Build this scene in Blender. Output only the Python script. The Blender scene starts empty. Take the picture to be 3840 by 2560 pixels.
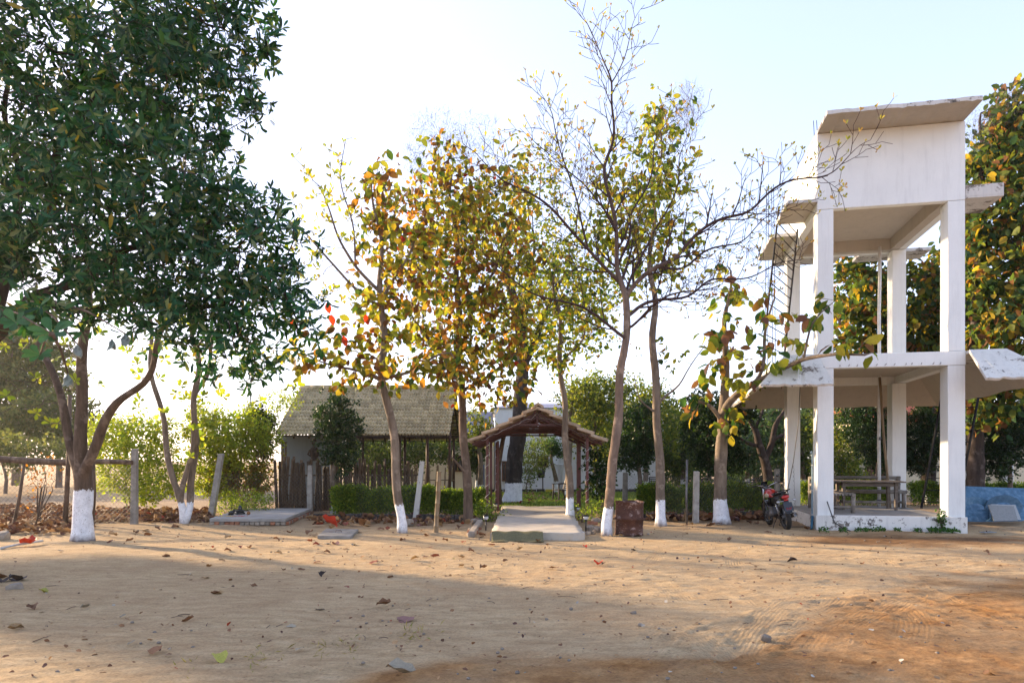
import bpy, math, random
import numpy as np
from mathutils import Vector, Matrix, Euler
random.seed(11)
RG = np.random.default_rng(11)
SC = bpy.context.scene
COL = SC.collection
PI = math.pi
# ---------------------------------------------------------------- camera
FPX, CX, HY, CH = 2560.0, 1920.0, 1730.0, 1.6
cam_d = bpy.data.cameras.new('camera'); cam = bpy.data.objects.new('camera', cam_d); COL.objects.link(cam)
cam.location = (0, 0, CH); cam.rotation_euler = (PI/2, 0, 0)
cam_d.sensor_width = 36; cam_d.lens = 24; cam_d.shift_y = (HY-1280)/3840
cam_d.clip_start = 0.05; cam_d.clip_end = 6000
SC.camera = cam
# ---------------------------------------------------------------- light
SUN_AZ, SUN_EL = 58.0, 16.0            # degrees left of the view axis, elevation
SUN_STRENGTH, SKY_STRENGTH, EXPOSURE = 4.3, 0.14, 1.66
sd = Vector((-math.sin(math.radians(SUN_AZ))*math.cos(math.radians(SUN_EL)),
             math.cos(math.radians(SUN_AZ))*math.cos(math.radians(SUN_EL)), math.sin(math.radians(SUN_EL))))
w = bpy.data.worlds.new('World'); SC.world = w; w.use_nodes = True
nt = w.node_tree; bg = nt.nodes['Background']; sky = nt.nodes.new('ShaderNodeTexSky')
sky.sky_type = 'NISHITA'; sky.sun_disc = False
sky.sun_elevation = math.radians(SUN_EL); sky.sun_rotation = math.radians(-SUN_AZ)
sky.air_density = 1.0; sky.dust_density = 1.2; sky.ozone_density = 1.6; sky.altitude = 300
hs_ = nt.nodes.new('ShaderNodeHueSaturation'); hs_.inputs['Saturation'].default_value = .95
gm = nt.nodes.new('ShaderNodeGamma'); gm.inputs[1].default_value = .60
tn = nt.nodes.new('ShaderNodeMix'); tn.data_type = 'RGBA'; tn.blend_type = 'MULTIPLY'; tn.inputs[0].default_value = 1; tn.inputs[7].default_value = (1.84, 1.72, 1.97, 1)
nt.links.new(sky.outputs[0], gm.inputs[0]); nt.links.new(gm.outputs[0], hs_.inputs['Color']); nt.links.new(hs_.outputs[0], tn.inputs[6]); nt.links.new(tn.outputs[2], bg.inputs[0]); bg.inputs[1].default_value = SKY_STRENGTH
sl = bpy.data.lights.new('sun', 'SUN'); so = bpy.data.objects.new('sun', sl); COL.objects.link(so)
sl.energy = SUN_STRENGTH; sl.angle = math.radians(2.2); sl.color = (1.0, 0.74, 0.46)
so.rotation_euler = (-sd).to_track_quat('-Z', 'Y').to_euler()
SC.view_settings.view_transform = 'Standard'; SC.view_settings.look = 'None'
SC.view_settings.exposure = EXPOSURE; SC.view_settings.gamma = 1; SC.view_settings.use_curve_mapping = False
SC.render.engine = 'CYCLES'
SC.cycles.max_bounces = 6; SC.cycles.transparent_max_bounces = 6
# ---------------------------------------------------------------- helpers
def at(px, py, D): return Vector(((px-CX)/FPX*D, D, CH-(py-HY)/FPX*D))
def gp(px, py):
    D = FPX*CH/(py-HY); return Vector(((px-CX)/FPX*D, D, 0.0))
def props(o, label=None, cat=None, group=None, kind=None):
    if label: o['label'] = label
    if cat: o['category'] = cat
    if group: o['group'] = group
    if kind: o['kind'] = kind
    return o
def thing(name, label, cat, loc=(0,0,0), rz=0, group=None, rot=None):
    o = bpy.data.objects.new(name, None); COL.objects.link(o); o.location = loc
    o.rotation_euler = rot if rot else (0, 0, rz); o.empty_display_size = .1
    return props(o, label, cat, group)
def link(name, me, parent=None, loc=None, rot=None, scale=None, mw=None):
    o = bpy.data.objects.new(name, me); COL.objects.link(o)
    if parent: o.parent = parent
    if loc is not None: o.location = loc
    if rot is not None: o.rotation_euler = rot
    if scale is not None: o.scale = scale if hasattr(scale, '__len__') else (scale,)*3
    if mw is not None: o.matrix_local = mw
    return o
def dup(o, parent=None):
    c = o.copy(); COL.objects.link(c); c.parent = parent
    for ch in list(o.children): dup(ch, c)
    return c
class MB:
    def __init__(s): s.v = []; s.f = []; s.m = []; s.mi = 0; s.sm = []; s.smooth = False
    def add(s, vs, fs, smooth=None):
        b = len(s.v); s.v += [tuple(v) for v in vs]
        for f in fs: s.f.append([b+i for i in f]); s.m.append(s.mi); s.sm.append(s.smooth if smooth is None else smooth)
        return s
    def box(s, c, size, R=None):
        hx, hy, hz = size[0]/2, size[1]/2, size[2]/2; c = Vector(c)
        vs = [Vector((x, y, z)) for z in (-hz, hz) for y in (-hy, hy) for x in (-hx, hx)]
        if R is not None: vs = [R @ v for v in vs]
        return s.add([c+v for v in vs], [(0,2,3,1),(4,5,7,6),(0,1,5,4),(2,6,7,3),(0,4,6,2),(1,3,7,5)], False)
    def hexa(s, lo, hi):          # lo, hi: 4 corners each
        return s.add(list(lo)+list(hi), [(3,2,1,0),(4,5,6,7),(0,1,5,4),(1,2,6,5),(2,3,7,6),(3,0,4,7)], False)
    def bar(s, a, b, w_, h_, up=(0,0,1)):
        a = Vector(a); b = Vector(b); d = (b-a).normalized(); u = Vector(up)
        if abs(d.dot(u)) > .98: u = Vector((1,0,0))
        x = d.cross(u).normalized()*(w_/2); z = x.cross(d).normalized()*(h_/2)
        return s.hexa([a-x-z, a+x-z, b+x-z, b-x-z], [a-x+z, a+x+z, b+x+z, b-x+z])
    def tube(s, pts, r, n=8, caps=True, smooth=True, wob=0):
        pts = [Vector(p) for p in pts]; rr = r if hasattr(r, '__len__') else [r]*len(pts)
        vs = []; ref = None
        for i, p in enumerate(pts):
            d = (pts[min(i+1, len(pts)-1)]-pts[max(i-1, 0)])
            d = d.normalized() if d.length > 1e-9 else Vector((0,0,1))
            if ref is None: ref = d.orthogonal().normalized()
            ref = (ref-d*ref.dot(d)); ref = ref.normalized() if ref.length > 1e-6 else d.orthogonal().normalized()
            q = d.cross(ref)
            for k in range(n):
                a = 2*PI*k/n; R = rr[i]*(1+(random.uniform(-wob, wob) if wob else 0))
                vs.append(p+(ref*math.cos(a)+q*math.sin(a))*R)
        fs = [(i*n+k, i*n+(k+1) % n, (i+1)*n+(k+1) % n, (i+1)*n+k) for i in range(len(pts)-1) for k in range(n)]
        s.add(vs, fs, smooth); b = len(s.v)-len(vs)
        if caps:
            for f in (list(range(n))[::-1], [(len(pts)-1)*n+k for k in range(n)]):
                s.f.append([b+i for i in f]); s.m.append(s.mi); s.sm.append(False)
        return s
    def lathe(s, prof, n=16, M=None, smooth=True):   # prof: (r, z)
        vs = []
        for r, z in prof:
            for k in range(n):
                v = Vector((r*math.cos(2*PI*k/n), r*math.sin(2*PI*k/n), z)); vs.append(M @ v if M is not None else v)
        fs = [(i*n+k, i*n+(k+1) % n, (i+1)*n+(k+1) % n, (i+1)*n+k) for i in range(len(prof)-1) for k in range(n)]
        return s.add(vs, fs, smooth)
    def ball(s, c, r, n=12, m=8, M=None):
        r = r if hasattr(r, '__len__') else (r, r, r); c = Vector(c)
        T = Matrix.Translation(c) @ (M.to_4x4() if M is not None else Matrix()) @ Matrix.Diagonal((r[0], r[1], r[2], 1))
        return s.lathe([(max(math.sin(PI*i/m), .001), -math.cos(PI*i/m)) for i in range(m+1)], n, T)
    def prism(s, poly, off):
        off = Vector(off); a = [Vector(p) for p in poly]; b = [p+off for p in a]; n = len(a)
        return s.add(a+b, [tuple(range(n))[::-1], tuple(range(n, 2*n))]+[(i, (i+1) % n, n+(i+1) % n, n+i) for i in range(n)], False)
    def mesh(s, name, mats, org=None):
        me = bpy.data.meshes.new(name)
        v = s.v if org is None else [(a[0]-org[0], a[1]-org[1], a[2]-org[2]) for a in s.v]
        me.from_pydata(v, [], s.f)
        for m in (mats if isinstance(mats, (list, tuple)) else [mats]): me.materials.append(m)
        me.polygons.foreach_set('material_index', s.m); me.polygons.foreach_set('use_smooth', s.sm); me.update()
        return me
    def build(s, name, mats, parent=None, world=False, bevel=0, label=None, kind=None):
        org = None
        if world and parent:
            p = parent
            while p.parent: p = p.parent
            org = p.location
        o = link(name, s.mesh(name, mats, org), parent)
        if bevel:
            b = o.modifiers.new('bevel', 'BEVEL'); b.width = bevel; b.segments = 2; b.limit_method = 'ANGLE'; b.angle_limit = .7
        if label: o['label'] = label
        if kind: o['kind'] = kind
        return o
def npmesh(name, V, T, mats, col=None, smooth=True):
    me = bpy.data.meshes.new(name); V = np.asarray(V, np.float32); T = np.asarray(T, np.int32); k = T.shape[1]
    me.vertices.add(len(V)); me.vertices.foreach_set('co', V.ravel())
    me.loops.add(T.size); me.loops.foreach_set('vertex_index', T.ravel())
    me.polygons.add(len(T)); me.polygons.foreach_set('loop_start', np.arange(0, T.size, k, dtype=np.int32))
    me.polygons.foreach_set('use_smooth', np.full(len(T), smooth))
    if col is not None:
        a = me.attributes.new('col', 'FLOAT_COLOR', 'POINT'); c = np.ones((len(V), 4), np.float32); c[:, :3] = col
        a.data.foreach_set('color', c.ravel())
    for m in (mats if isinstance(mats, (list, tuple)) else [mats]): me.materials.append(m)
    me.update(calc_edges=True); me.validate(); return me
# ---------------------------------------------------------------- materials
class NT:
    def __init__(s, name):
        s.m = bpy.data.materials.new(name); s.m.use_nodes = True; s.t = s.m.node_tree
        s.b = s.t.nodes['Principled BSDF']; s.out = s.t.nodes['Material Output']
        s.co = s.t.nodes.new('ShaderNodeTexCoord').outputs['Object']
    def n(s, typ, **kw):
        x = s.t.nodes.new('ShaderNode'+typ)
        for k, v in kw.items(): setattr(x, k, v)
        return x
    def l(s, a, b): s.t.links.new(a, b)
    def mapping(s, sc=(1,1,1), rot=(0,0,0)):
        x = s.n('Mapping'); x.inputs['Scale'].default_value = sc; x.inputs['Rotation'].default_value = rot; s.l(s.co, x.inputs[0]); return x.outputs[0]
    def noise(s, scale, det=4, rough=.6, vec=None, dist=0):
        x = s.n('TexNoise'); x.inputs['Scale'].default_value = scale; x.inputs['Detail'].default_value = det
        x.inputs['Roughness'].default_value = rough; x.inputs['Distortion'].default_value = dist; s.l(vec or s.co, x.inputs['Vector']); return x.outputs[0]
    def ramp(s, fac, *st):
        x = s.n('ValToRGB'); e = x.color_ramp.elements
        while len(e) < len(st): e.new(.5)
        for i, (p, c) in enumerate(st):
            e[i].position = p; e[i].color = (c, c, c, 1) if isinstance(c, (int, float)) else (*c, 1)
        s.l(fac, x.inputs[0]); return x.outputs[0]
    def mix(s, fac, a, b, mode='MIX'):
        x = s.n('Mix', data_type='RGBA', blend_type=mode)
        for k, v in ((0, fac), (6, a), (7, b)):
            if isinstance(v, (int, float)): x.inputs[k].default_value = v
            elif isinstance(v, tuple): x.inputs[k].default_value = (*v, 1)
            else: s.l(v, x.inputs[k])
        return x.outputs[2]
    def math(s, op, a, b=None, clamp=False):
        x = s.n('Math', operation=op, use_clamp=clamp)
        for k, v in ((0, a), (1, b)):
            if v is None: continue
            if isinstance(v, (int, float)): x.inputs[k].default_value = v
            else: s.l(v, x.inputs[k])
        return x.outputs[0]
    def bump(s, h, strength=.5, dist=.02, prev=None):
        x = s.n('Bump'); x.inputs['Strength'].default_value = strength; x.inputs['Distance'].default_value = dist
        s.l(h, x.inputs['Height'])
        if prev is not None: s.l(prev, x.inputs['Normal'])
        s.l(x.outputs[0], s.b.inputs['Normal']); return x.outputs[0]
    def done(s, col=None, rough=.8, spec=.3, metal=0):
        if col is not None:
            if isinstance(col, tuple): s.b.inputs['Base Color'].default_value = (*col, 1)
            else: s.l(col, s.b.inputs['Base Color'])
        if isinstance(rough, (int, float)): s.b.inputs['Roughness'].default_value = rough
        else: s.l(rough, s.b.inputs['Roughness'])
        s.b.inputs['Specular IOR Level'].default_value = spec; s.b.inputs['Metallic'].default_value = metal
        return s.m
def basic(name, c1, c2=None, scale=6, rough=.75, spec=.3, metal=0, bump=.3, bd=.01, bs=None, stretch=None, c3=None):
    t = NT(name); v = t.mapping(stretch) if stretch else None
    c2 = c2 or tuple(x*.75 for x in c1); n = t.noise(scale, 6, .65, v)
    c = t.ramp(n, (.32, c2), (.62, c1)) if c3 is None else t.ramp(n, (.3, c2), (.5, c1), (.72, c3))
    oi = t.n('ObjectInfo'); r = t.math('MULTIPLY_ADD', oi.outputs['Random'], .3); t.t.nodes[-1].inputs[2].default_value = .85
    c = t.mix(1, c, t.ramp(oi.outputs['Random'], (0, .66), (1, 1.08)), 'MULTIPLY')
    if bump: t.bump(t.noise(bs or scale*5, 5, .7, v), bump, bd)
    return t.done(c, rough, spec, metal)
def leafmat(name, trans=.45, rough=.55, spec=.16, tint=(1.3,1.25,.5)):
    t = NT(name); a = t.n('Attribute', attribute_name='col'); c = a.outputs['Color']
    nz = t.noise(14, 3, .6); c = t.mix(1, c, t.ramp(nz, (.35, .78), (.65, 1.0)), 'MULTIPLY')
    t.done(c, rough, spec); tr = t.n('BsdfTranslucent'); t.l(t.mix(1, c, tint, 'MULTIPLY'), tr.inputs[0])
    m = t.n('MixShader'); m.inputs[0].default_value = trans
    t.l(t.b.outputs[0], m.inputs[1]); t.l(tr.outputs[0], m.inputs[2]); t.l(m.outputs[0], t.out.inputs[0]); return t.m
def barkmat(name, c1, c2, white=0, scale=5):
    t = NT(name); v = t.mapping((1.6, 1.6, .35)); n = t.noise(scale, 6, .7, v); c = t.ramp(n, (.3, c2), (.65, c1))
    lich = t.ramp(t.noise(3.5, 4), (.55, 0.), (.66, .55)); c = t.mix(lich, c, tuple(min(1, x*1.5+.05) for x in c1))
    if white:
        sx = t.n('SeparateXYZ'); t.l(t.co, sx.inputs[0])
        e = t.math('ADD', sx.outputs[2], t.math('MULTIPLY', t.noise(17, 5, .75), .30))
        msk = t.math('GREATER_THAN', white+.15, e)
        # worn spots in the limewash
        spot = t.ramp(t.noise(30, 6, .8), (.34, 0.1), (.44, 1.)); dirt = t.ramp(t.math('ADD', sx.outputs[2], t.math('MULTIPLY', t.noise(9, 3), .12)), (.06, 0.12), (.21, 1.))
        fac = t.math('MULTIPLY', msk, t.math('MULTIPLY', spot, dirt))
        wc = t.ramp(t.noise(9, 4), (.3, (.62, .64, .67)), (.6, (.82, .84, .87)))
        c = t.mix(fac, c, wc)
    t.bump(t.noise(scale*4, 6, .75, v), .7, .02); return t.done(c, .85, .2)
M = {}
M['leaf'] = leafmat('leaf', .55); M['leafdark'] = leafmat('glossy_leaf', .30, .42, .28, (1.6, 1.5, .35))
M['dryleaf'] = leafmat('dry_leaf', .15, .7, .2, (1, .9, .7))
M['bark'] = barkmat('bark', (.17,.12,.085), (.06,.042,.03)); M['darkbark'] = barkmat('dark_bark', (.07,.05,.04), (.02,.016,.013))
M['conc'] = basic('concrete', (.42,.40,.36), (.24,.22,.19), 5, .9, .2, bump=.5, bs=60, bd=.006)
M['wood'] = basic('weathered_wood', (.20,.17,.14), (.09,.07,.06), 4, .8, .2, stretch=(1,1,6), bs=25, bump=.5)
M['log'] = basic('grey_log', (.30,.27,.23), (.14,.12,.10), 8, .8, .2, bs=30, bump=.6)
M['maroon'] = basic('maroon_steel', (.13,.035,.03), (.08,.025,.02), 8, .5, .5)
M['brown'] = basic('brown_steel', (.10,.055,.035), None, 8, .6)
M['bamboo'] = basic('bamboo', (.34,.25,.15), (.16,.11,.06), 6, .6, .3, stretch=(4,4,.5))
M['bamboodark'] = basic('old_bamboo', (.13,.085,.05), (.05,.035,.022), 5, .7, .3, stretch=(3,3,.6))
M['black'] = basic('black_plastic', (.015,.015,.016), (.01,.01,.01), 8, .4, .5, bump=.05)
M['metalblk'] = basic('black_painted_steel', (.012,.012,.014), None, 8, .7, .2, bump=.1)
M['chrome'] = basic('chrome', (.45,.45,.47), (.3,.3,.32), 8, .25, .5, 1, bump=0)
M['alu'] = basic('cast_aluminium', (.20,.20,.21), (.08,.08,.08), 12, .5, .5, .7, bump=.2)
M['wire'] = basic('galvanised_wire', (.16,.16,.16), None, 8, .5, .5, .6, bump=0)
M['string'] = basic('white_cable', (.7,.7,.68), None, 8, .5, bump=0)
M['rubber'] = basic('dusty_rubber', (.05,.045,.04), (.025,.024,.022), 14, .9, .2, bump=.4)
M['brick'] = basic('brick', (.33,.14,.08), (.22,.10,.06), 9, .9, .15, c3=(.40,.22,.14), bs=40)
M['stone'] = basic('rubble_stone', (.36,.31,.25), (.20,.17,.14), 7, .9, .2, bump=.8, bs=20, bd=.02)
M['edging'] = basic('dark_edging', (.10,.09,.085), (.045,.042,.04), 9, .9, .15, bump=.8, bs=30)
M['tile'] = basic('roof_tile', (.54,.44,.26), (.25,.22,.10), 3.5, .9, .15, c3=(.66,.55,.38), bump=.6, bs=40)
M['tilegate'] = basic('pale_roof_tile', (.50,.39,.28), (.33,.24,.16), 7, .85, .15, c3=(.60,.50,.38), bump=.5, bs=40)
# ---------------------------------------------------------------- tree machinery
def U(a, b, n): return RG.uniform(a, b, n)
def unit(v): return v/np.maximum(np.linalg.norm(v, axis=-1, keepdims=True), 1e-9)
def lobe_points(lobes):
    P = []
    for px, py, rx, ry, D, rD, n in lobes:
        d = unit(RG.normal(size=(n, 3)))*(RG.random((n, 1))**(1/2.4))
        k = D/FPX; c = at(px, py, D)
        P.append(np.array(c)+d*np.array([rx*k, rD, ry*k]))
    return np.concatenate(P)
def grow(paths, A, step=.18, infl=1.6, kill=.28, iters=70, up=.05, wob=.12, bend=1.0):
    """space colonisation from given stems towards attractor points"""
    N = []; par = []; fix = []
    for path in paths:
        pts = [Vector(p[:3]) for p in path]; rs = [p[3] for p in path]; prev = -1
        if N:
            arr = np.array([n for n in N]); prev = int(np.argmin(np.linalg.norm(arr-np.array(pts[0]), axis=1)))
            pts[0] = Vector(N[prev])
        for i in range(len(pts)-1):
            L = (pts[i+1]-pts[i]).length; m = max(1, int(round(L/step)))
            for k in range(m if not (i == len(pts)-2) else m+1):
                if prev >= 0 and i == 0 and k == 0 and len(N): continue
                t = k/m; p = pts[i].lerp(pts[i+1], t)
                N.append(tuple(p)); par.append(prev); fix.append(rs[i]*(1-t)+rs[i+1]*t); prev = len(N)-1
    X = np.array(N); nfix = len(X); A = A.copy()
    # smooth the given stems a little
    P = X.copy()
    for _ in range(3):
        Q = P.copy()
        ch = {}
        for i, p in enumerate(par):
            if p >= 0: ch.setdefault(p, i)
        for i in range(nfix):
            if par[i] >= 0 and i in ch: Q[i] = .5*P[i]+.25*(P[par[i]]+P[ch[i]])
        P = Q
    X = P; fx = np.array(fix); kx = np.clip((.13-fx)/.08, 0, 1)[:, None]*bend
    ph_ = X.sum(1, keepdims=True); X = X+kx*np.concatenate([np.sin(X[:, 2:3]*3.1+X[:, 0:1]*2.3+1), np.sin(X[:, 2:3]*2.3+X[:, 0:1]*3.3), np.sin(X[:, 0:1]*3.7+X[:, 2:3]*1.4+2)], 1)*.07; X[0] = P[0]
    par = list(par); cnt = {}
    D = np.full(len(A), 1e9); I = np.zeros(len(A), int)
    def upd(new, off):
        nonlocal D, I
        d = np.linalg.norm(A[:, None]-new[None], axis=2); j = d.argmin(1); dm = d[np.arange(len(A)), j]
        m = dm < D; D[m] = dm[m]; I[m] = j[m]+off
    upd(X, 0)
    G = X.copy()
    for it in range(iters):
        if not len(A): break
        act = D < infl
        if not act.any(): infl *= 1.5; continue
        ids = np.unique(I[act]); new = []; 
        for i in ids:
            if cnt.get(i, 0) > 3: continue
            s = unit(A[act & (I == i)]-G[i]).mean(0)
            s = unit(s+np.array([0, 0, up])+RG.normal(size=3)*wob)
            new.append(G[i]+s*step); par.append(int(i)); cnt[i] = cnt.get(i, 0)+1
        if not new: break
        new = np.array(new); off = len(G); G = np.concatenate([G, new]); upd(new, off)
        keep = D > kill; A = A[keep]; D = D[keep]; I = I[keep]
    par = np.array(par); n = len(G)
    nch = np.bincount(par[par >= 0], minlength=n)
    return G, par, nch, np.array(fix), nfix
def radii(G, par, nch, fix, nfix, r0=.006, e=2.4):
    n = len(G); acc = np.zeros(n)
    r = np.zeros(n)
    for i in range(n-1, -1, -1):
        r[i] = r0 if acc[i] == 0 else acc[i]**(1/e)
        if par[i] >= 0: acc[par[i]] += r[i]**e
    r[:nfix] = fix
    for i in range(n):                       # never thicker than what carries it
        if par[i] >= 0 and i >= nfix: r[i] = min(r[i], r[par[i]]*(.97 if nch[par[i]] == 1 else .85))
    return np.maximum(r, r0*.7)
def branch_mesh(name, G, par, nch, r, mat, org, rmin=0, maxside=10):
    n = len(G); ch = [[] for _ in range(n)]
    for i, p in enumerate(par):
        if p >= 0: ch[p].append(i)
    starts = [i for i in range(n) if par[i] < 0]; V = []; F = []; off = 0
    stack = [(i, None) for i in starts]; TH = []
    while stack:
        i, p = stack.pop(); chain = [] if p is None else [p]
        j = i
        while True:
            chain.append(j)
            if not ch[j]: break
            c = sorted(ch[j], key=lambda q: -r[q])
            for q in c[1:]: stack.append((q, j))
            j = c[0]
        if len(chain) < 2: continue
        rr = np.array([r[k] for k in chain]); 
        if p is not None: rr[0] = min(rr[0], rr[1]*1.25)
        if rr.max() < rmin: continue
        P = G[chain]; ns = int(min(maxside, max(3, 3+rr.max()/.012)))
        T = np.gradient(P, axis=0); T = unit(T)
        ref = np.cross(T[0], [.3, .5, .8]); ref = ref/np.linalg.norm(ref); a = np.arange(ns)*2*PI/ns; ca = np.cos(a)[:, None]; sa = np.sin(a)[:, None]
        for k in range(len(P)):
            ref = ref-T[k]*ref.dot(T[k]); ref /= max(np.linalg.norm(ref), 1e-6); q = np.cross(T[k], ref)
            w_ = (1+RG.normal(size=(ns, 1))*.05) if rr[k] > .03 else 1
            V.append(P[k]+(ca*ref+sa*q)*rr[k]*w_)
        m = len(P); k = np.arange(m-1)[:, None]*ns; s = np.arange(ns)[None]; s2 = (s+1) % ns
        F.append((np.stack([k+s, k+s2, k+ns+s2, k+ns+s], -1).reshape(-1, 4))+off); off += m*ns; TH.append(np.repeat(np.clip((.07-rr)/.04, 0, 1), ns))
    V = np.concatenate(V)-np.array(org); F = np.concatenate(F)
    me = npmesh(name, V, F, mat); a = me.attributes.new('thin', 'FLOAT', 'POINT'); a.data.foreach_set('value', np.concatenate(TH).astype(np.float32)); return me
def twigbark(name, white):
    m = barkmat(name, (.25,.18,.13), (.10,.07,.055), white); t = m.node_tree; bs = t.nodes['Principled BSDF']; src = bs.inputs['Base Color'].links[0].from_socket
    at_ = t.nodes.new('ShaderNodeAttribute'); at_.attribute_name = 'thin'; mx = t.nodes.new('ShaderNodeMix'); mx.data_type = 'RGBA'
    t.links.new(at_.outputs['Fac'], mx.inputs[0]); t.links.new(src, mx.inputs[6]); mx.inputs[7].default_value = (.055, .032, .03, 1); t.links.new(mx.outputs[2], bs.inputs['Base Color']); return m
# leaf templates: rows (along, halfwidth), fold and droop
def template(rows, fold=.25, droop=.18, wave=0):
    V = []; T = []; ribs = []; L = []; R = []
    for i, (t, h) in enumerate(rows):
        z = -droop*t*t
        ribs.append(len(V)); V.append((0, t, z))
        if h > 0:
            L.append(len(V)); V.append((-h, t, z+fold*h+wave*(-1)**i)); R.append(len(V)); V.append((h, t, z+fold*h-wave*(-1)**i))
        else: L.append(ribs[-1]); R.append(ribs[-1])
    for i in range(len(rows)-1):
        for S, flip in ((L, 0), (R, 1)):
            q = [ribs[i], S[i], S[i+1], ribs[i+1]]
            if flip: q = q[::-1]
            q = list(dict.fromkeys(q))
            if len(q) == 4: T += [(q[0], q[1], q[2]), (q[0], q[2], q[3])]
            elif len(q) == 3: T.append(tuple(q))
    return np.array(V, float), np.array(T, int)
TPL = {
 'broad': template([(0,0),(.12,.12),(.35,.28),(.62,.31),(.86,.17),(1,0)], .3, .25, .02),
 'obov': template([(0,0),(.3,.10),(.65,.23),(.88,.17),(1,0)], .3, .12, .0),
 'lance': template([(0,0),(.35,.11),(.72,.135),(1,0)], .35, .15),
 'mid': template([(0,0),(.4,.28),(.75,.22),(1,0)], .3, .15),
 'tiny': (np.array([(0,0,0),(-.3,.5,.07),(0,1,-.1),(.3,.5,.07)],float), np.array([(0,2,1),(0,3,2)])),
 'curl': template([(0,0),(.15,.2),(.4,.36),(.65,.34),(.88,.18),(1,0)], .75, -.12, .05),
 'flat': template([(0,0),(.15,.16),(.4,.32),(.65,.33),(.88,.18),(1,0)], .2, -.05, .03),
}
# 'tiny' is only two triangles a side; keep its rib points
def leaves_mesh(name, tpl, pos, dr, nr, size, col, mat, org=(0,0,0)):
    tv, tt = TPL[tpl]; dr = unit(dr); side = unit(np.cross(dr, nr)); nr = np.cross(side, dr)
    V = pos[:, None]+size[:, None, None]*(tv[None, :, 0:1]*side[:, None]+tv[None, :, 1:2]*dr[:, None]+tv[None, :, 2:3]*nr[:, None])
    k = len(tv); T = (tt[None]+np.arange(len(pos))[:, None, None]*k).reshape(-1, 3)
    return npmesh(name, V.reshape(-1, 3)-np.array(org), T, mat, np.repeat(col, k, 0))
def pick(pal, n, jit=.18):
    cs = np.array([p[:3] for p in pal]); ws = np.array([p[3] for p in pal], float); ids = RG.choice(len(pal), n, p=ws/ws.sum())
    return cs[ids]*(1+RG.normal(size=(n, 1))*jit).clip(.5, 1.6), ids
_tmesh = {}
def leaf_objects(root, tpl, pos, dr, nr, size, ids, pal, mat, sel, name='leaf'):
    dr = unit(dr); side = unit(np.cross(dr, nr)); nr = np.cross(side, dr); org = np.array(root.location)
    for j in sel:
        key = (tpl, pal[ids[j]][:3], mat.name, int(j) % 3)
        if key not in _tmesh:
            tv, tt = TPL[tpl]; f = 1+.12*(key[3]-1); tv = tv*np.array([1+.08*(key[3]-1), 1, f])
            _tmesh[key] = npmesh(name, tv, tt, mat, np.repeat(np.array([key[1]])*(1+.15*(key[3]-1)), len(tv), 0))
        Mx = Matrix([[*( [side[j][r]*size[j], dr[j][r]*size[j], nr[j][r]*size[j]] ), pos[j][r]-org[r]] for r in range(3)]+[[0,0,0,1]])
        link(name, _tmesh[key], root, mw=Mx)
def pix(P): return CX+FPX*P[:, 0]/P[:, 1], HY-FPX*(P[:, 2]-CH)/P[:, 1]
def make_leaves(root, G, par, nch, r, nfix, o):
    """o: dict(tpl, pal, size, per, mode, droop, out, thr, jit, mat, parts, prob)"""
    thr = o.get('thr', .012); nd = np.where((r < thr) & (np.arange(len(G)) >= nfix))[0]
    tip = nch[nd] == 0
    if o.get('tips'): nd = nd[tip]
    nd = nd[RG.random(len(nd)) < o.get('prob', 1)]
    if o.get('where'): u_, v_ = pix(G[nd]); nd = nd[o['where'](u_, v_)]
    if not len(nd): return None
    rep = o.get('rep', 1); bd = unit(G[nd]-G[par[nd]]); Gn = G[nd]
    if rep > 1:
        nd = np.repeat(nd, rep); bd = unit(np.repeat(bd, rep, 0)+RG.normal(size=(len(nd), 3))*.55); Gn = G[nd]+RG.normal(size=(len(nd), 3))*o.get('rj', .09)
    per = o['per']
    P = np.repeat(Gn, per, 0); B = np.repeat(bd, per, 0); n = len(P)
    if o.get('mode') == 'whorl':
        a = np.tile(np.arange(per)*2*PI/per, len(nd))+U(-.35, .35, n)+np.repeat(U(0, 6, len(nd)), per)
        x = unit(np.cross(B, [.2, .3, .9])); y = np.cross(B, x)
        sp = U(.5, 1.6, n)[:, None]; rad = np.cos(a)[:, None]*x+np.sin(a)[:, None]*y
        d = unit(rad*sp+B*.55+np.array([0, 0, -o.get('droop', .1)])); nr = unit(B*1.0-rad*.3+RG.normal(size=(n, 3))*.25)
    else:
        d = unit(B*o.get('out', .4)+RG.normal(size=(n, 3))*.75+np.array([0, 0, -o.get('droop', .3)]))
        nr = unit(RG.normal(size=(n, 3))*.7+np.array([0, 0, .8]))
    P = P+RG.normal(size=(n, 3))*o.get('jit', .03)
    sz = U(o['size'][0], o['size'][1], n); colr, ids = pick(o['pal'], n, o.get('cj', .2))
    # colour drifts in clumps through the crown, as whole twigs age together
    if o.get('clump'):
        ph = np.sin(P*np.array([2.1, 1.7, 2.6])).sum(1)/3; colr = colr*(1+o['clump']*ph)[:, None].clip(.4, 1.7)
    mat = o.get('mat', M['leaf']); np_ = o.get('parts', 0); sel = np.array([], int)
    if np_:
        u, v = pix(P); inf = (u > 0) & (u < 3840) & (v > 0) & (v < 2560)
        s = sz*FPX/P[:, 1]*inf; sel = np.argsort(-s)[:np_]; sel = sel[s[sel] > 0]
        leaf_objects(root, o['tpl'], P, d, nr, sz, ids, o['pal'], mat, sel)
    rest = np.setdiff1d(np.arange(n), sel)
    if len(rest):
        f = link('foliage', leaves_mesh('foliage', o['tpl'], P[rest], d[rest], nr[rest], sz[rest], colr[rest], mat, root.location), root); f['kind'] = 'stuff'
    return n
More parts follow.
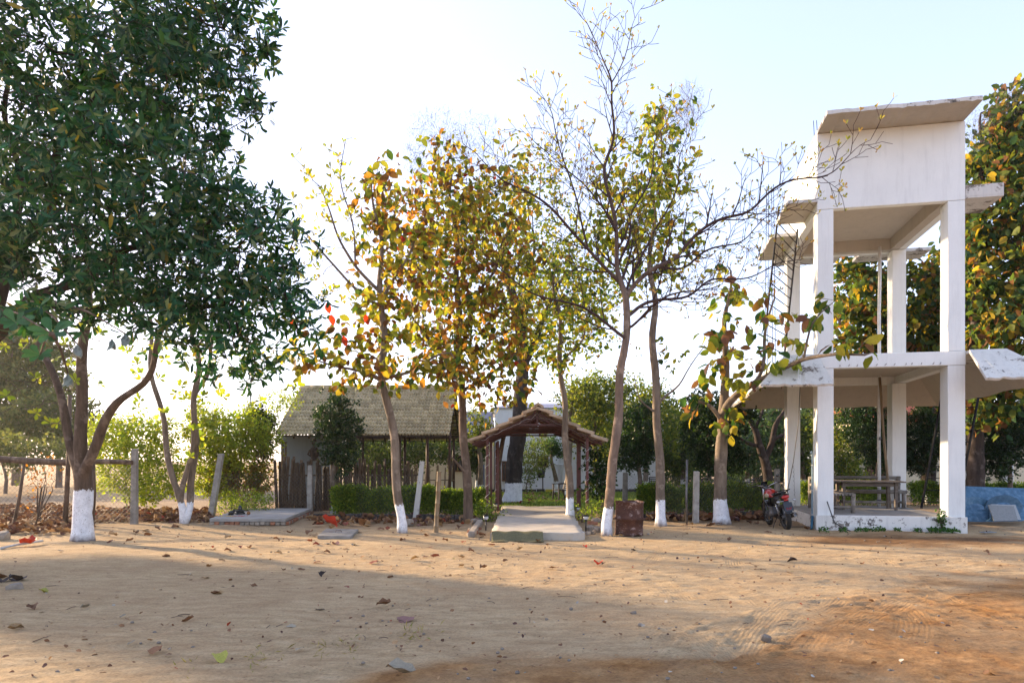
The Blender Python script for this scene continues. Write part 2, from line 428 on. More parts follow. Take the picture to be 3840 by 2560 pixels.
def shoots(G, par, fix, nf, rmax=.07, gap=.25, levels=2, seed=5):
    rs = random.Random(seed); G = [Vector(g) for g in G]; par = list(par); R_ = list(fix); 
    def shoot(i, d, L, r_, lev):
        st = .09; n = max(3, int(L/st)); p = G[i]; prev = i; d = d.normalized(); ax = Vector((rs.gauss(0,1), rs.gauss(0,1), rs.gauss(0,.5))).normalized()*.05; ids = []
        for k in range(n):
            d = (d+Vector((0,0,.045+.03*k/n))+ax*math.sin(k*.9+lev)+Vector((rs.gauss(0,1),rs.gauss(0,1),rs.gauss(0,1)))*.035).normalized()
            p = p+d*st; G.append(p); par.append(prev); R_.append(max(.0058, r_*(1-.62*k/n))); prev = len(G)-1; ids.append((prev, d.copy()))
        if lev > 0:
            k = rs.uniform(.25, .4); s = rs.choice((-1, 1))
            while k < .95:
                j, dd = ids[min(n-1, int(k*n))]; side = dd.cross(Vector((rs.gauss(0,.5),-1,rs.gauss(0,.3)))).normalized()*s+Vector((0, rs.uniform(-.6,.6), 0))
                shoot(j, dd*.85+side*.62+Vector((0,0,.12)), L*rs.uniform(.32,.5)*(1.15-k*.5), R_[j]*.72, lev-1); s = -s; k += rs.uniform(.22,.36)
    ch = {}
    for i, q in enumerate(par[:nf]):
        if q >= 0: ch.setdefault(q, []).append(i)
    done = set(); s = 1
    for i in range(1, nf):
        if i in done or R_[i] > rmax or i not in ch: continue
        acc = rs.uniform(0, gap); j = i
        while True:
            done.add(j); nx_ = [q for q in ch.get(j, []) if q == j+1]
            if not nx_: break
            q = nx_[0]; seg = G[q]-G[j]; acc += seg.length
            if acc > gap*(.75+R_[q]*9) and R_[q] < rmax:
                acc = 0; dd = seg.normalized(); side = dd.cross(Vector((rs.gauss(0,.35),-1,rs.gauss(0,.35)))).normalized()*s+Vector((0, rs.uniform(-.9,.9), 0)); s = -s
                shoot(q, dd*.75+side*.75+Vector((0,0,.25)), rs.uniform(.45,1.0)*(.6+R_[q]*16), max(.008, R_[q]*.55), levels-1 if R_[q] < .012 else levels)
            j = q
    G = np.array([tuple(g) for g in G]); par = np.array(par); return G, par, np.bincount(par[par >= 0], minlength=len(G)), np.array(R_)
LOG = []
def tree(name, label, stems, lobes, lv, bark=None, white=0, group=None, step=.18, infl=1.6, kill=.28, up=.05, wob=.12, iters=70, r0=.006, cat='tree', rmin=0, side=False):
    """stems: lists of (px, py, D, r) in the photograph's measure, turned into metres here"""
    ps = [[(*at(p[0], p[1], p[2]), p[3]) for p in s] for s in stems]
    base = ps[0][0]; root = thing(name, label, cat, (base[0], base[1], 0), group=group)
    G, par, nch, fix, nf = grow(ps, lobe_points(lobes), step, infl, kill, iters, up, wob)
    G[0][2] = -.05; r = radii(G, par, nch, fix, nf, r0)
    if side: G, par, nch, r = shoots(G, par, fix, nf)
    if bark is None: bark = barkmat('bark_'+name, (.23,.18,.135), (.09,.068,.05), white)
    link('trunk', branch_mesh('trunk', G, par, nch, r, bark, root.location, rmin), root)
    t = 0
    for o in (lv if isinstance(lv, list) else [lv]): t += make_leaves(root, G, par, nch, r, nf, o) or 0
    LOG.append((label[:40], len(G), t)); return root
def bush(name, label, lobes, o, stems=5, cat='bush', group=None, bark=None, base=None):
    """a shrub: a few thin stems from the ground and its own leaves"""
    px, py, rx, ry, D, rD, n = lobes[0]; b = base or (px, D); ss = []
    x0 = (b[0]-CX)/FPX*b[1]
    for i in range(stems):
        c = at(px, py, D); q = (x0+random.uniform(-.25, .25), b[1]+random.uniform(-.2, .2))
        ss.append([(q[0], q[1], 0, .02), (c.x+random.uniform(-.3, .3)*rx*D/FPX, D+random.uniform(-.3, .3)*rD, c.z*.6, .012)])
    root = thing(name, label, cat, (x0, b[1], 0), group=group); Gs = []
    A = lobe_points(lobes); A = A[A[:, 2] > .05]
    base0 = ss[0]
    for s in ss[1:]: s[0] = base0[0]
    G, par, nch, fix, nf = grow(ss, A, .12, .9, .17, 40, .02, .2); r = radii(G, par, nch, fix, nf, .004)
    link('stem', branch_mesh('stem', G, par, nch, r, bark or M['bark'], root.location), root)
    t = make_leaves(root, G, par, nch, r, nf, o); LOG.append((label[:40], len(G), t)); return root
# ---------------------------------------------------------------- noise for terrain
def vnoise(x, y, seed=0):
    xi = np.floor(x).astype(np.int64); yi = np.floor(y).astype(np.int64); fx = x-xi; fy = y-yi; fx = fx*fx*(3-2*fx); fy = fy*fy*(3-2*fy)
    def h(a, b):
        k = (a*374761393+b*668265263+seed*974634777) & 0xffffffff; k = ((k ^ (k >> 13))*1274126177) & 0xffffffff
        return ((k ^ (k >> 16)) & 0xffff)/65535.
    return (h(xi, yi)*(1-fx)+h(xi+1, yi)*fx)*(1-fy)+(h(xi, yi+1)*(1-fx)+h(xi+1, yi+1)*fx)*fy
def fbm(x, y, o=4, seed=0): return sum(vnoise(x*2**k, y*2**k, seed+k)*.5**k for k in range(o))-1+.5**o
# ---------------------------------------------------------------- ground
def ground():
    rows = np.concatenate([np.geomspace(3.8, 20, 600), np.geomspace(20.1, 45, 60), np.geomspace(48, 4000, 40)])
    s = np.concatenate([[-6, -3, -2, -1.5, -1.2], np.linspace(-1, 1, 460), [1.2, 1.5, 2, 3, 6]])
    rows = np.concatenate([[-60, -10, 0, 2, 3], rows])
    Y = np.repeat(rows[:, None], len(s), 1); wd = np.maximum(np.abs(Y), 3)*.85+1; X = s[None]*wd
    fade = np.clip((40-np.abs(Y))/20, 0, 1)*np.clip((2.0-np.abs(s[None]))/1, 0, 1)
    Z = fbm(X*.35, Y*.35, 3, 1)*.06+fbm(X*1.6, Y*2.4, 3, 5)*.022+fbm(X*7, Y*9, 3, 9)*.012+fbm((X+Y*.3)*1.2, (Y-X*.22)*10, 3, 61)*.014*np.clip(vnoise(X*.5, Y*.5, 8)*1.8-.3, 0, 1)+np.abs(fbm(X*14, Y*15, 2, 71))*.008
    # foot marks
    fm = vnoise(X*3.3, Y*4.2, 40); Z -= np.clip(fm-.68, 0, 1)*.07*np.clip(vnoise(X*.7, Y*.7, 3)-.3, 0, 1)
    tracks = []
    def tr(pts, w_=.09, dep=.018, rg=.042): tracks.append(([gp(a, b) for a, b in pts], w_, dep, rg))
    tr([(2480,2060),(2440,2110),(2450,2160),(2500,2200),(2560,2245)], .13); tr([(2790,2060),(2750,2100),(2790,2150),(2850,2190)], .13)
    tr([(2640,2150),(2700,2190),(2790,2230),(2900,2300)], .13); tr([(1900,2440),(2300,2425),(2700,2390),(3100,2350),(3500,2330),(3900,2330)], .16, .022)
    tr([(1000,2560),(1500,2490),(2000,2440),(2500,2400),(3000,2300),(3400,2260),(3900,2240)], .16, .022)
    tr([(1300,2640),(1800,2520),(2300,2440),(2800,2330),(3300,2200),(3900,2130)], .15, .02)
    tr([(2000,2660),(2400,2500),(2900,2400),(3300,2390),(3900,2420)], .17, .025); tr([(2500,2660),(2700,2500),(3000,2330),(3200,2200)], .16)
    tr([(3050,2200),(3300,2270),(3600,2370),(3950,2520)], .17, .03); tr([(3150,2180),(3400,2240),(3700,2330),(3990,2420)], .17, .03)
    tr([(2300,2190),(2700,2210),(3000,2290),(3300,2400),(3500,2560)], .14); tr([(2900,2560),(3050,2380),(3200,2350),(3500,2400)], .15)
    tr([(0,2560),(500,2480),(900,2470),(1400,2400),(1900,2330)], .16, .014); tr([(0,2480),(600,2420),(1200,2370),(1700,2290)], .15, .010)
    tr([(1200,2330),(1700,2240),(2200,2220),(2700,2150)], .12, .012); tr([(3300,2560),(3400,2420),(3420,2330),(3350,2260)], .16)
    tr([(2620,2660),(2560,2560),(2700,2440),(2760,2380)], .15, .02); tr([(2150,2560),(2400,2440),(2500,2360),(2600,2330)], .15, .02)
    TS = np.zeros(X.size); TL = np.zeros(X.size); TWt = np.zeros(X.size)
    tr([(3600,2100),(3300,2140),(3000,2230),(2800,2400),(2750,2600)], .16); tr([(3900,2200),(3500,2230),(3200,2330),(3050,2480),(3000,2640)], .17); tr([(1500,2150),(1900,2180),(2300,2260),(2600,2380),(2850,2560)], .15, .012)
    tr([(3900,2460),(3400,2440),(2900,2480),(2400,2600)], .17, .022); tr([(2050,2080),(2500,2130),(3000,2140),(3500,2180),(3900,2240)], .15, .010); tr([(3840,2340),(3600,2270),(3400,2180),(3300,2100)], .15, .02)
    for pts, hw, dep, rg in tracks:
        # resample as a smooth curve
        P = np.array([[p.x, p.y] for p in pts]); tt = np.linspace(0, len(P)-1, 60); k = np.clip(tt.astype(int), 0, len(P)-2); u = (tt-k)[:, None]
        Pm = P[np.maximum(k-1, 0)]; P0 = P[k]; P1 = P[k+1]; P2 = P[np.minimum(k+2, len(P)-1)]
        C = .5*((2*P0)+(-Pm+P1)*u+(2*Pm-5*P0+4*P1-P2)*u*u+(-Pm+3*P0-3*P1+P2)*u**3)
        bb = (X > C[:, 0].min()-hw*2) & (X < C[:, 0].max()+hw*2) & (Y > C[:, 1].min()-hw*2) & (Y < C[:, 1].max()+hw*2)
        idx = np.where(bb.ravel())[0]; 
        if not len(idx): continue
        q = np.stack([X.ravel()[idx], Y.ravel()[idx]], 1); best = np.full(len(q), 1e9); sd_ = np.zeros(len(q)); al = np.zeros(len(q)); acc = 0
        for a, b in zip(C[:-1], C[1:]):
            d = b-a; L = np.hypot(*d); 
            if L < 1e-6: continue
            d /= L; rel = q-a; t = np.clip(rel@d, 0, L); pr = rel-t[:, None]*d; ds = np.hypot(pr[:, 0], pr[:, 1]); m = ds < best
            best[m] = ds[m]; sd_[m] = (rel[m, 0]*-d[1]+rel[m, 1]*d[0]); al[m] = acc+t[m]; acc += L
        wear = np.clip(vnoise(q[:, 0]*1.3, q[:, 1]*1.3, 77)*1.7-.15, .12, 1)*(.55+.6*vnoise(q[:, 0]*9, q[:, 1]*9, 79)); near = best < hw*1.35
        Z.ravel()[idx] += wear*(-dep*.5*np.exp(-(best/hw)**4)+dep*.35*np.exp(-((best-hw*1.15)/.03)**2))
        TS[idx[near]] = sd_[near]; TL[idx[near]] = al[near]; TWt[idx[near]] = (np.clip((hw*1.1-best)/.02, 0, 1)*wear)[near]
    Z *= fade
    Z += np.exp(-((X+9)**2/14+(Y-21)**2/20))*0.0
    # soil moisture, part of the soil itself
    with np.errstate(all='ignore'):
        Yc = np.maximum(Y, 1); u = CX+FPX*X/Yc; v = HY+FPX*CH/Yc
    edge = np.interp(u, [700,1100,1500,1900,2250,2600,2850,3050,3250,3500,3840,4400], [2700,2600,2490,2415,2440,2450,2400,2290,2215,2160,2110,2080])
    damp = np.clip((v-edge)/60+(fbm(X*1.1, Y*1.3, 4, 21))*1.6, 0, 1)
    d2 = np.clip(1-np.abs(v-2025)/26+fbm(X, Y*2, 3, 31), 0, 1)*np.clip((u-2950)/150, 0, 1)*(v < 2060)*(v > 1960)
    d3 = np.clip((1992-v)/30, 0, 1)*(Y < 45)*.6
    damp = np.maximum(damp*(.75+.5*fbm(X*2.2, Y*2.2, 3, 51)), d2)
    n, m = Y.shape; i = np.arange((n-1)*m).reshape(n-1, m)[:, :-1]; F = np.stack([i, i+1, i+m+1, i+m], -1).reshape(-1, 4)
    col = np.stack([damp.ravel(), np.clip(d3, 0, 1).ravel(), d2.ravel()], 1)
    t = NT('dirt'); tk = t.n('Attribute', attribute_name='track'); ts = t.n('SeparateXYZ'); t.l(tk.outputs['Vector'], ts.inputs[0]); a = t.n('Attribute', attribute_name='col'); sp = t.n('SeparateXYZ'); t.l(a.outputs['Vector'], sp.inputs[0])
    big = t.noise(.8, 4, .6); fine = t.noise(38, 6, .75); st = t.noise(5, 5, .7, t.mapping((.5, 1.6, 1), (0, 0, .25)))
    c = t.ramp(st, (.3, (.42,.29,.155)), (.52, (.56,.41,.235)), (.72, (.69,.53,.32)))
    c = t.mix(t.ramp(big, (.35, 0.), (.7, .6)), c, (.42,.28,.155))
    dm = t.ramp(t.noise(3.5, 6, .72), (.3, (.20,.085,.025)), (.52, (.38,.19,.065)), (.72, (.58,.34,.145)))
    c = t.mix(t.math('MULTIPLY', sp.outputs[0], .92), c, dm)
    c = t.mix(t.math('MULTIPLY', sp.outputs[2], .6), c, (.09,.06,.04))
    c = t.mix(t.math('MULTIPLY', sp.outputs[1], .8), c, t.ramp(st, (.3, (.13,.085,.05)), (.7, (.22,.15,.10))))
    c = t.mix(1, c, t.ramp(fine, (.25, .55), (.5, .97), (.8, 1.18)), 'MULTIPLY')
    sc_ = t.ramp(t.noise(120, 2, .5), (.0, 1.), (.30, 1.), (.31, 1.)); 
    vo = t.n('TexVoronoi'); vo.inputs['Scale'].default_value = 26; t.l(t.co, vo.inputs['Vector'])
    peb = t.ramp(vo.outputs['Distance'], (.0, 1.), (.16, 0.))
    # tyre ribs with slanting lugs; each rib is relief read from the distance across the wheel track
    rib = t.math('COSINE', t.math('MULTIPLY', ts.outputs[0], 2*PI/.043)); lug = t.math('COSINE', t.math('ADD', t.math('MULTIPLY', ts.outputs[1], 2*PI/.05), t.math('MULTIPLY', t.math('ABSOLUTE', ts.outputs[0]), 60)))
    tyre = t.math('MULTIPLY', t.math('ADD', rib, t.math('MULTIPLY', lug, .35)), ts.outputs[2])
    drag = t.noise(7, 7, .72, t.mapping((.35, 4.2, 1), (0, 0, -.25)), .6); drag2 = t.noise(6, 6, .7, t.mapping((3.6, .5, 1), (0, 0, -.5)), .8)
    b0 = t.bump(tyre, .6, .013); b1 = t.bump(t.noise(9, 8, .75, t.mapping((.7, 1.5, 1), (0, 0, -.2))), .7, .06, b0); b2 = t.bump(drag, .55, .05, b1); b3 = t.bump(drag2, .25, .04, b2)
    b4 = t.bump(fine, .9, .016, b3); t.bump(peb, .35, .01, b4)
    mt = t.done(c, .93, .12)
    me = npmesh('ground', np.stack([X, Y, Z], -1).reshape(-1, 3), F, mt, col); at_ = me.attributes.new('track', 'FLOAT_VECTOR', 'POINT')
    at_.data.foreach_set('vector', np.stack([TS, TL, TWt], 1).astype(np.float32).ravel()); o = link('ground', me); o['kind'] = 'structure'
    return o
ground()
# ---------------------------------------------------------------- plaster
def plaster(name, base, stain=.5, peel=0, topz=None):
    t = NT(name); n = t.noise(1.2, 5, .6); c = t.ramp(n, (.35, tuple(x*.93 for x in base)), (.65, base))
    v = t.mapping((3.2, 3.2, .35)); st = t.ramp(t.noise(2.4, 6, .7, v), (.50, 0.), (.78, stain))
    c = t.mix(st, c, tuple(x*.55 for x in base)); 
    if peel:
        pn = t.noise(2.6, 8, .75); sx = t.n('SeparateXYZ'); t.l(t.co, sx.inputs[0])
        ms = t.ramp(pn, (.595-peel*.03, 0.), (.62-peel*.02, 1.)); c = t.mix(ms, c, t.ramp(t.noise(9, 4), (.3, (.05,.045,.04)), (.65, (.30,.26,.22))))
    sp = t.ramp(t.noise(28, 3, .5), (.74, 0.), (.78, .5)); c = t.mix(sp, c, (.25,.23,.2))
    t.bump(t.noise(3, 8, .7), .25, .02, t.bump(t.noise(70, 4, .6), .15, .003)); return t.done(c, .88, .2)
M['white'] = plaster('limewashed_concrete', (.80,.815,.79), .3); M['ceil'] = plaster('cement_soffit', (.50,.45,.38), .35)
M['moss'] = plaster('stained_concrete_slab', (.66,.64,.58), .6, 1.2); M['plinth'] = plaster('peeling_plinth', (.74,.72,.67), .5, 1.6)
M['edge'] = plaster('weathered_slab_edge', (.62,.60,.56), .6, 2.2); M['floorc'] = basic('cement_floor', (.42,.40,.37), (.30,.28,.25), 3, .8)
# ---------------------------------------------------------------- tower
O = Vector((7.2, 16.1, 0)); TU = Vector((.98, -.2, 0)).normalized(); TV = Vector((.2, .98, 0)).normalized(); TW, TD = 3.14, 4.1
def TP(a, b, z): return O+TU*a+TV*b+Vector((0, 0, z))
def tbox(mb, a0, a1, b0, b1, z0, z1):
    return mb.hexa([TP(a0,b0,z0), TP(a1,b0,z0), TP(a1,b1,z0), TP(a0,b1,z0)], [TP(a0,b0,z1), TP(a1,b0,z1), TP(a1,b1,z1), TP(a0,b1,z1)])
tw = thing('water_tower', 'tall white concrete water tower on four square columns with a boxed tank on top', 'water tower', O)
cw, cd = .36, .44
for (a, b, zb) in ((0,0,-.15), (TW-cw,0,-.15), (0,TD-cd,-.15), (TW-cw,TD-cd,-.15)):
    m = MB(); tbox(m, a, a+cw, b, b+cd, zb, 3.785); m.build('column', M['white'], tw, True, .012)
    m = MB(); tbox(m, a+.003, a+cw-.003, b+.003, b+cd-.003, 4.115, 7.525); m.build('column', M['white'], tw, True, .012)
def ringbeam(name, z0, z1, mat=M['white']):
    m = MB(); bw = .24
    tbox(m, -.006, TW+.006, -.006, bw, z0, z1); tbox(m, -.006, TW+.006, TD-bw, TD+.006, z0, z1)
    tbox(m, 0, bw, bw, TD-bw, z0+.003, z1-.003); tbox(m, TW-bw, TW, bw, TD-bw, z0+.003, z1-.003); return m.build(name, mat, tw, True, .01)
m = MB(); tbox(m, cw+.01, TW-cw-.01, .03, TD-.05, -.15, .33); tbox(m, .03, TW-.03, cd+.01, TD-cd-.01, -.15, .327); m.build('platform', M['floorc'], tw, True, .01)
m = MB(); tbox(m, -.035, TW+.03, -.045, .028, -.2, .345); tbox(m, -.03, -.002, .03, TD, -.2, .30); m.build('plinth', M['plinth'], tw, True, .012)
ringbeam('ring_beam', 3.79, 4.11)
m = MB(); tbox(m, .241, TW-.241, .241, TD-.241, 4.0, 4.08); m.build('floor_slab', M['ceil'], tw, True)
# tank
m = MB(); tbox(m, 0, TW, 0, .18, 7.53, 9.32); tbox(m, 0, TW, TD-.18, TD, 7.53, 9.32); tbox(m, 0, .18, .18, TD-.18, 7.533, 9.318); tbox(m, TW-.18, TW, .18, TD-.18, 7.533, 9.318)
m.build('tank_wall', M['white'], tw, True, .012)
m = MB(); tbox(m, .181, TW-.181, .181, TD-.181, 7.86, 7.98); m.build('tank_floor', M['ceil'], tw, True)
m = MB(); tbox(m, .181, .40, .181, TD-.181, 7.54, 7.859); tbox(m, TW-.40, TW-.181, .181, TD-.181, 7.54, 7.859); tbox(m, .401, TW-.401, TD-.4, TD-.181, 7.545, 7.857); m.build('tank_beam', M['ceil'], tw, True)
def slab(pts_top, th, name, mat_top, mat_edge, jag=.02, nseg=14, label=None):
    """thin cast slab, four corners (in order), with a broken, slightly wavy free edge (second to third corner)"""
    p = [Vector(q) for q in pts_top]; mb = MB(); nrm = (p[1]-p[0]).cross(p[3]-p[0]).normalized(); 
    if nrm.z < 0: nrm = -nrm
    T = []; B = []
    for i in range(nseg+1):
        t = i/nseg; a = p[0].lerp(p[3], t); b = p[1].lerp(p[2], t); j = (b-a).normalized()*random.uniform(-jag, jag*.6)+nrm*random.uniform(-jag, jag)*.4
        T.append([a, b+j]); B.append([a-nrm*th, b+j*random.uniform(.3, 1.2)-nrm*th*random.uniform(.8, 1.15)])
    for i in range(nseg):
        mb.mi = 0; mb.add([T[i][0], T[i][1], T[i+1][1], T[i+1][0]], [(0,1,2,3)])
        mb.mi = 1; mb.add([B[i][0], B[i][1], B[i+1][1], B[i+1][0]], [(3,2,1,0)])
        mb.mi = 2; mb.add([T[i][1], B[i][1], B[i+1][1], T[i+1][1]], [(0,1,2,3)]); mb.add([T[i][0], B[i][0], B[i+1][0], T[i+1][0]], [(3,2,1,0)])
    mb.add([T[0][0], T[0][1], B[0][1], B[0][0]], [(3,2,1,0)]); mb.add([T[-1][0], T[-1][1], B[-1][1], B[-1][0]], [(0,1,2,3)])
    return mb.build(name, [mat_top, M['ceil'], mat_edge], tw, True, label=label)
# roof slab that oversails the front
slab([TP(0,TD,9.41), TP(0,-.92,9.41), TP(TW-.03,-.92,9.41), TP(TW-.03,TD,9.41)], .09, 'roof_slab', M['white'], M['edge'], .015, 30)
# side ledges
slab([TP(0,-.02,7.79), TP(-.68,-.02,7.79), TP(-.68,1.42,7.79), TP(0,1.42,7.79)], .08, 'ledge', M['moss'], M['edge'], .03)
slab([TP(0,2.35,7.76), TP(-.66,2.35,7.76), TP(-.66,4.6,7.76), TP(0,4.6,7.76)], .08, 'ledge', M['moss'], M['edge'], .03)
m = MB(); tbox(m, TW+.002, TW+.78, .0, 1.1, 7.56, 7.60); tbox(m, TW+.002, TW+.78, 0, .07, 7.6, 7.86); tbox(m, TW+.71, TW+.78, .07, 1.1, 7.6, 7.85); m.build('ledge', M['edge'], tw, True, .008)
m = MB(); tbox(m, -.2, 1.6, TD+.002, TD+.9, 7.60, 7.69); tbox(m, 2.1, TW+.8, TD+.002, TD+.9, 7.59, 7.68); m.build('rear_ledge', M['edge'], tw, True, .01)
# lower flat ledge and sloping canopies
m = MB(); tbox(m, -.72, -.008, -.12, TD+.7, 4.03, 4.10); tbox(m, TW+.008, TW+.75, -.12, TD+.7, 4.03, 4.10); tbox(m, -.005, TW+.005, TD+.008, TD+.7, 4.035, 4.095)
m.build('canopy_ledge', M['moss'], tw, True, .008)
def cslab(*a): return slab(*a, 'sloping_canopy', M['moss'], M['edge'], .03, 18)
cslab([TP(-.72,-.13,4.11), TP(-1.42,-1.0,3.33), TP(-1.42,5.5,3.30), TP(-.72,4.8,4.11)], .06)
cslab([TP(-.72,-.14,4.112), TP(-1.42,-1.0,3.332), TP(.12,-1.0,3.31), TP(-.02,-.14,4.112)], .06)
cslab([TP(TW+.02,-.14,4.112), TP(TW+.0,-1.0,3.38), TP(TW+1.5,-1.0,3.36), TP(TW+.77,-.14,4.112)], .06)
cslab([TP(TW+.76,-.13,4.11), TP(TW+1.5,-1.0,3.36), TP(TW+1.5,5.5,3.30), TP(TW+.76,4.8,4.11)], .06)
cslab([TP(-.72,4.79,4.108), TP(-1.42,5.5,3.30), TP(TW+1.5,5.5,3.30), TP(TW+.76,4.79,4.108)], .06)
for i in range(12):       # rebar stubs left where the front canopy broke off
    a = .5+i*.195+random.uniform(-.04, .04); m = MB(); m.tube([TP(a,.0,3.83), TP(a,-.05,3.83+random.uniform(-.02,.03)), TP(a+random.uniform(-.02,.02),-.06,3.86)], .006, 5)
    m.build('rebar_stub', M['brown'], tw, True)
for a in (0.02, .09):
    m = MB(); m.tube([TP(a-.02,.3,9.40), TP(a-.04,.3,9.78)], .008, 5); m.build('starter_bar', M['metalblk'], tw, True)
# services
m = MB(); m.tube([TP(-.07,.20,.0), TP(-.07,.20,.30), TP(-.07,.2,1.78), TP(-.09,.17,1.84), TP(-.12,.12,1.80)], .022, 8)
pr = thing('water_pipe', 'blue-grey plastic water pipe clipped to the left front column of the tower', 'pipe', TP(-.07,.2,0))
M['pipeblue'] = basic('blue_grey_pipe', (.20,.29,.34), None, 6, .5); M['bluepvc'] = basic('blue_pvc', (.05,.22,.36), None, 6, .5)
m.build('pipe_run', M['pipeblue'], pr, True)
m = MB(); m.tube([TP(-.07,.18,.30), TP(-.10,.1,.12), TP(-.14,.02,.01)], .03, 8); m.build('elbow', M['bluepvc'], pr, True)
for z in (.32, .9, 1.5): m = MB(); m.tube([TP(-.07,.2,z), TP(-.07,.2,z+.03)], .028, 8); m.build('clip', M['string'], pr, True)
for k, (a, b, a2, b2, z0, z1, r_, mt, lb) in enumerate((
    (2.42,3.6, 2.42,3.55, .33,7.6, .045,'string','thick upright white pipe rising behind the rear bench to the tank'),
    (2.62,3.35, 2.40,3.5, .33,3.95, .035,'bamboo','slim pale pole leaning against the upright white pipe inside the tower'))):
    o = thing('riser_pipe' if k == 0 else 'leaning_pole', lb, 'pipe' if k == 0 else 'pole', TP(a,b,z0)); m = MB(); zs = np.linspace(z0, z1, 9)
    m.tube([TP(a+(a2-a)*(z-z0)/(z1-z0)+.01*math.sin(z*2),b+(b2-b)*(z-z0)/(z1-z0),z) for z in zs], r_, 8); m.build('shaft', M[mt], o, True)
    if k == 0:
        for z in (.45, 2.2, 5.2): m = MB(); m.tube([TP(a,b-.005,z), TP(a,b-.005,z+.09)], .055, 10); m.build('coupling', M['alu'] if z < 5 else M['bluepvc'], o, True)
def ladder(name, label, l0, l1, r0_, r1, n, rad=.028, cat='ladder'):
    o = thing(name, label, cat, l0); l0, l1, r0_, r1 = map(Vector, (l0, l1, r0_, r1))
    for a, b in ((l0, l1), (r0_, r1)): m = MB(); m.bar(a, b, rad*1.8, rad*1.2); m.build('rail', M['metalblk'], o, True)
    for i in range(n): t = (i+.5)/n; m = MB(); m.tube([l0.lerp(l1, t), r0_.lerp(r1, t)], .012, 6); m.build('rung', M['metalblk'], o, True)
ladder('steel_ladder', 'black steel ladder climbing from the tower canopy to the tank past the left ledges', at(2862,1310,17.9), at(2921,775,17.9), at(2940,1345,17.9), at(2991,860,17.9), 14)
ladder('steel_ladder', 'black steel ladder leaning inside the ground floor of the tower beside the pipes', at(3455,1905,19.6)-Vector((0,0,0)), at(3560,1330,19.9), at(3590,1900,19.0), at(3700,1330,19.3), 13, .03)
# power cable
m = MB(); cp = [TP(.2,-.06,.42)+Vector((0,0,.25)), TP(.33,-.16,.2), TP(.5,-.3,.06), TP(.62,-.4,.02)]; m.tube(cp, .012, 6)
props(m.build('black_cable', M['black'], None), 'short black cable dropping from the platform edge to weeds below', 'cable')
cpts = [at(2975,1500,18.2), at(2960,1640,17.6), at(2935,1790,17), at(2905,1885,16.6), at(2880,1915,16.5)]
cpts = [TP(-.05,1.6,3.8), TP(-.12,1.5,2.6), TP(-.3,1.2,1.6), TP(-.5,.8,.95), TP(-.62,.5,.62), TP(-.72,.3,.38), TP(-.8,.25,.06), TP(-.55,.35,.02), TP(-.1,.4,.03)]
m = MB(); m.tube(cpts, .010, 6); props(m.build('hanging_cable', M['black'], None), 'thin black cable hanging from the tower canopy down behind the motorcycle', 'cable')
# ---------------------------------------------------------------- furniture on the tower platform
FZ = .332
def log(mb, a, b, r_, n=9): return mb.tube([Vector(a), Vector(a).lerp(Vector(b), .5)+Vector((0,0,random.uniform(-.008,.008))), Vector(b)], [r_, r_*.94, r_], n, wob=.04)
def logs(root, name, items, mat=M['log']):
    for a, b, r_ in items: m = MB(); log(m, a, b, r_); m.build(name, mat, root, True)
tb = thing('wooden_table', 'long weathered wooden table on the tower platform with a boarded top', 'table', TP(1.7,2.55,FZ))
for k in range(5):
    m = MB(); b0 = 2.10+k*.18; m.bar(TP(.85,b0+.09,1.085), TP(2.62,b0+.09,1.075+random.uniform(-.008,.008)), .172, .035); m.build('board', M['wood'], tb, True, .004)
for a, b in ((1.15,2.25),(2.42,2.25),(1.15,2.85),(2.42,2.85)):
    m = MB(); q = TP(a,b,0); m.hexa([q+Vector((x*.028,y*.028,FZ)) for x,y in ((-1,-1),(1,-1),(1,1),(-1,1))], [q+Vector((x*.04,y*.04,1.06)) for x,y in ((-1,-1),(1,-1),(1,1),(-1,1))]); m.build('leg', M['wood'], tb, True)
for b in (2.25, 2.85): m = MB(); m.bar(TP(1.19,b,.99), TP(2.38,b,.99), .03, .09); m.build('apron', M['wood'], tb, True)
m = MB(); m.bar(TP(1.15,2.29,.55), TP(1.15,2.81,.55), .03, .05); m.build('stretcher', M['wood'], tb, True); m = MB(); m.bar(TP(2.42,2.29,.99), TP(2.42,2.81,.99), .03, .09); m.build('apron', M['wood'], tb, True)
def logbench(label, P, L, Wd, back=True):     # P(a, b, z): along, across
    r_ = thing('log_bench', label, 'bench', P(0,0,FZ)); h = FZ+.44
    for a in (0, L):
        logs(r_, 'leg', [(P(a,0,FZ), P(a,0,h-.03), .055), (P(a,Wd,FZ), P(a,Wd,(h+.42) if back else h-.03), .055)])
    for b in (0, Wd): logs(r_, 'seat_rail', [(P(-.08,b,h), P(L+.08,b,h), .05)])
    n = int(Wd/.075)
    for k in range(1, n): logs(r_, 'seat_pole', [(P(-.02,k*Wd/n,h+.02), P(L+.02,k*Wd/n,h+.02), .032)])
    for a in (0, L): logs(r_, 'stretcher', [(P(a,.05,FZ+.14), P(a,Wd-.05,FZ+.14), .035)])
    logs(r_, 'foot_rail', [(P(.04,Wd/2,FZ+.15), P(L-.04,Wd/2,FZ+.15), .04)])
    if back: logs(r_, 'back_rail', [(P(-.05,Wd,h+.2), P(L+.05,Wd,h+.2), .04), (P(-.05,Wd,h+.38), P(L+.05,Wd,h+.38), .045)])
logbench('log bench with a railed back along the left side of the tower platform', lambda a, b, z: TP(1.05-b,1.0+a,z), 1.75, .62)
logbench('log bench with its back to the garden behind the wooden table', lambda a, b, z: TP(1.2+a,3.2+b,z), 1.72, .42)
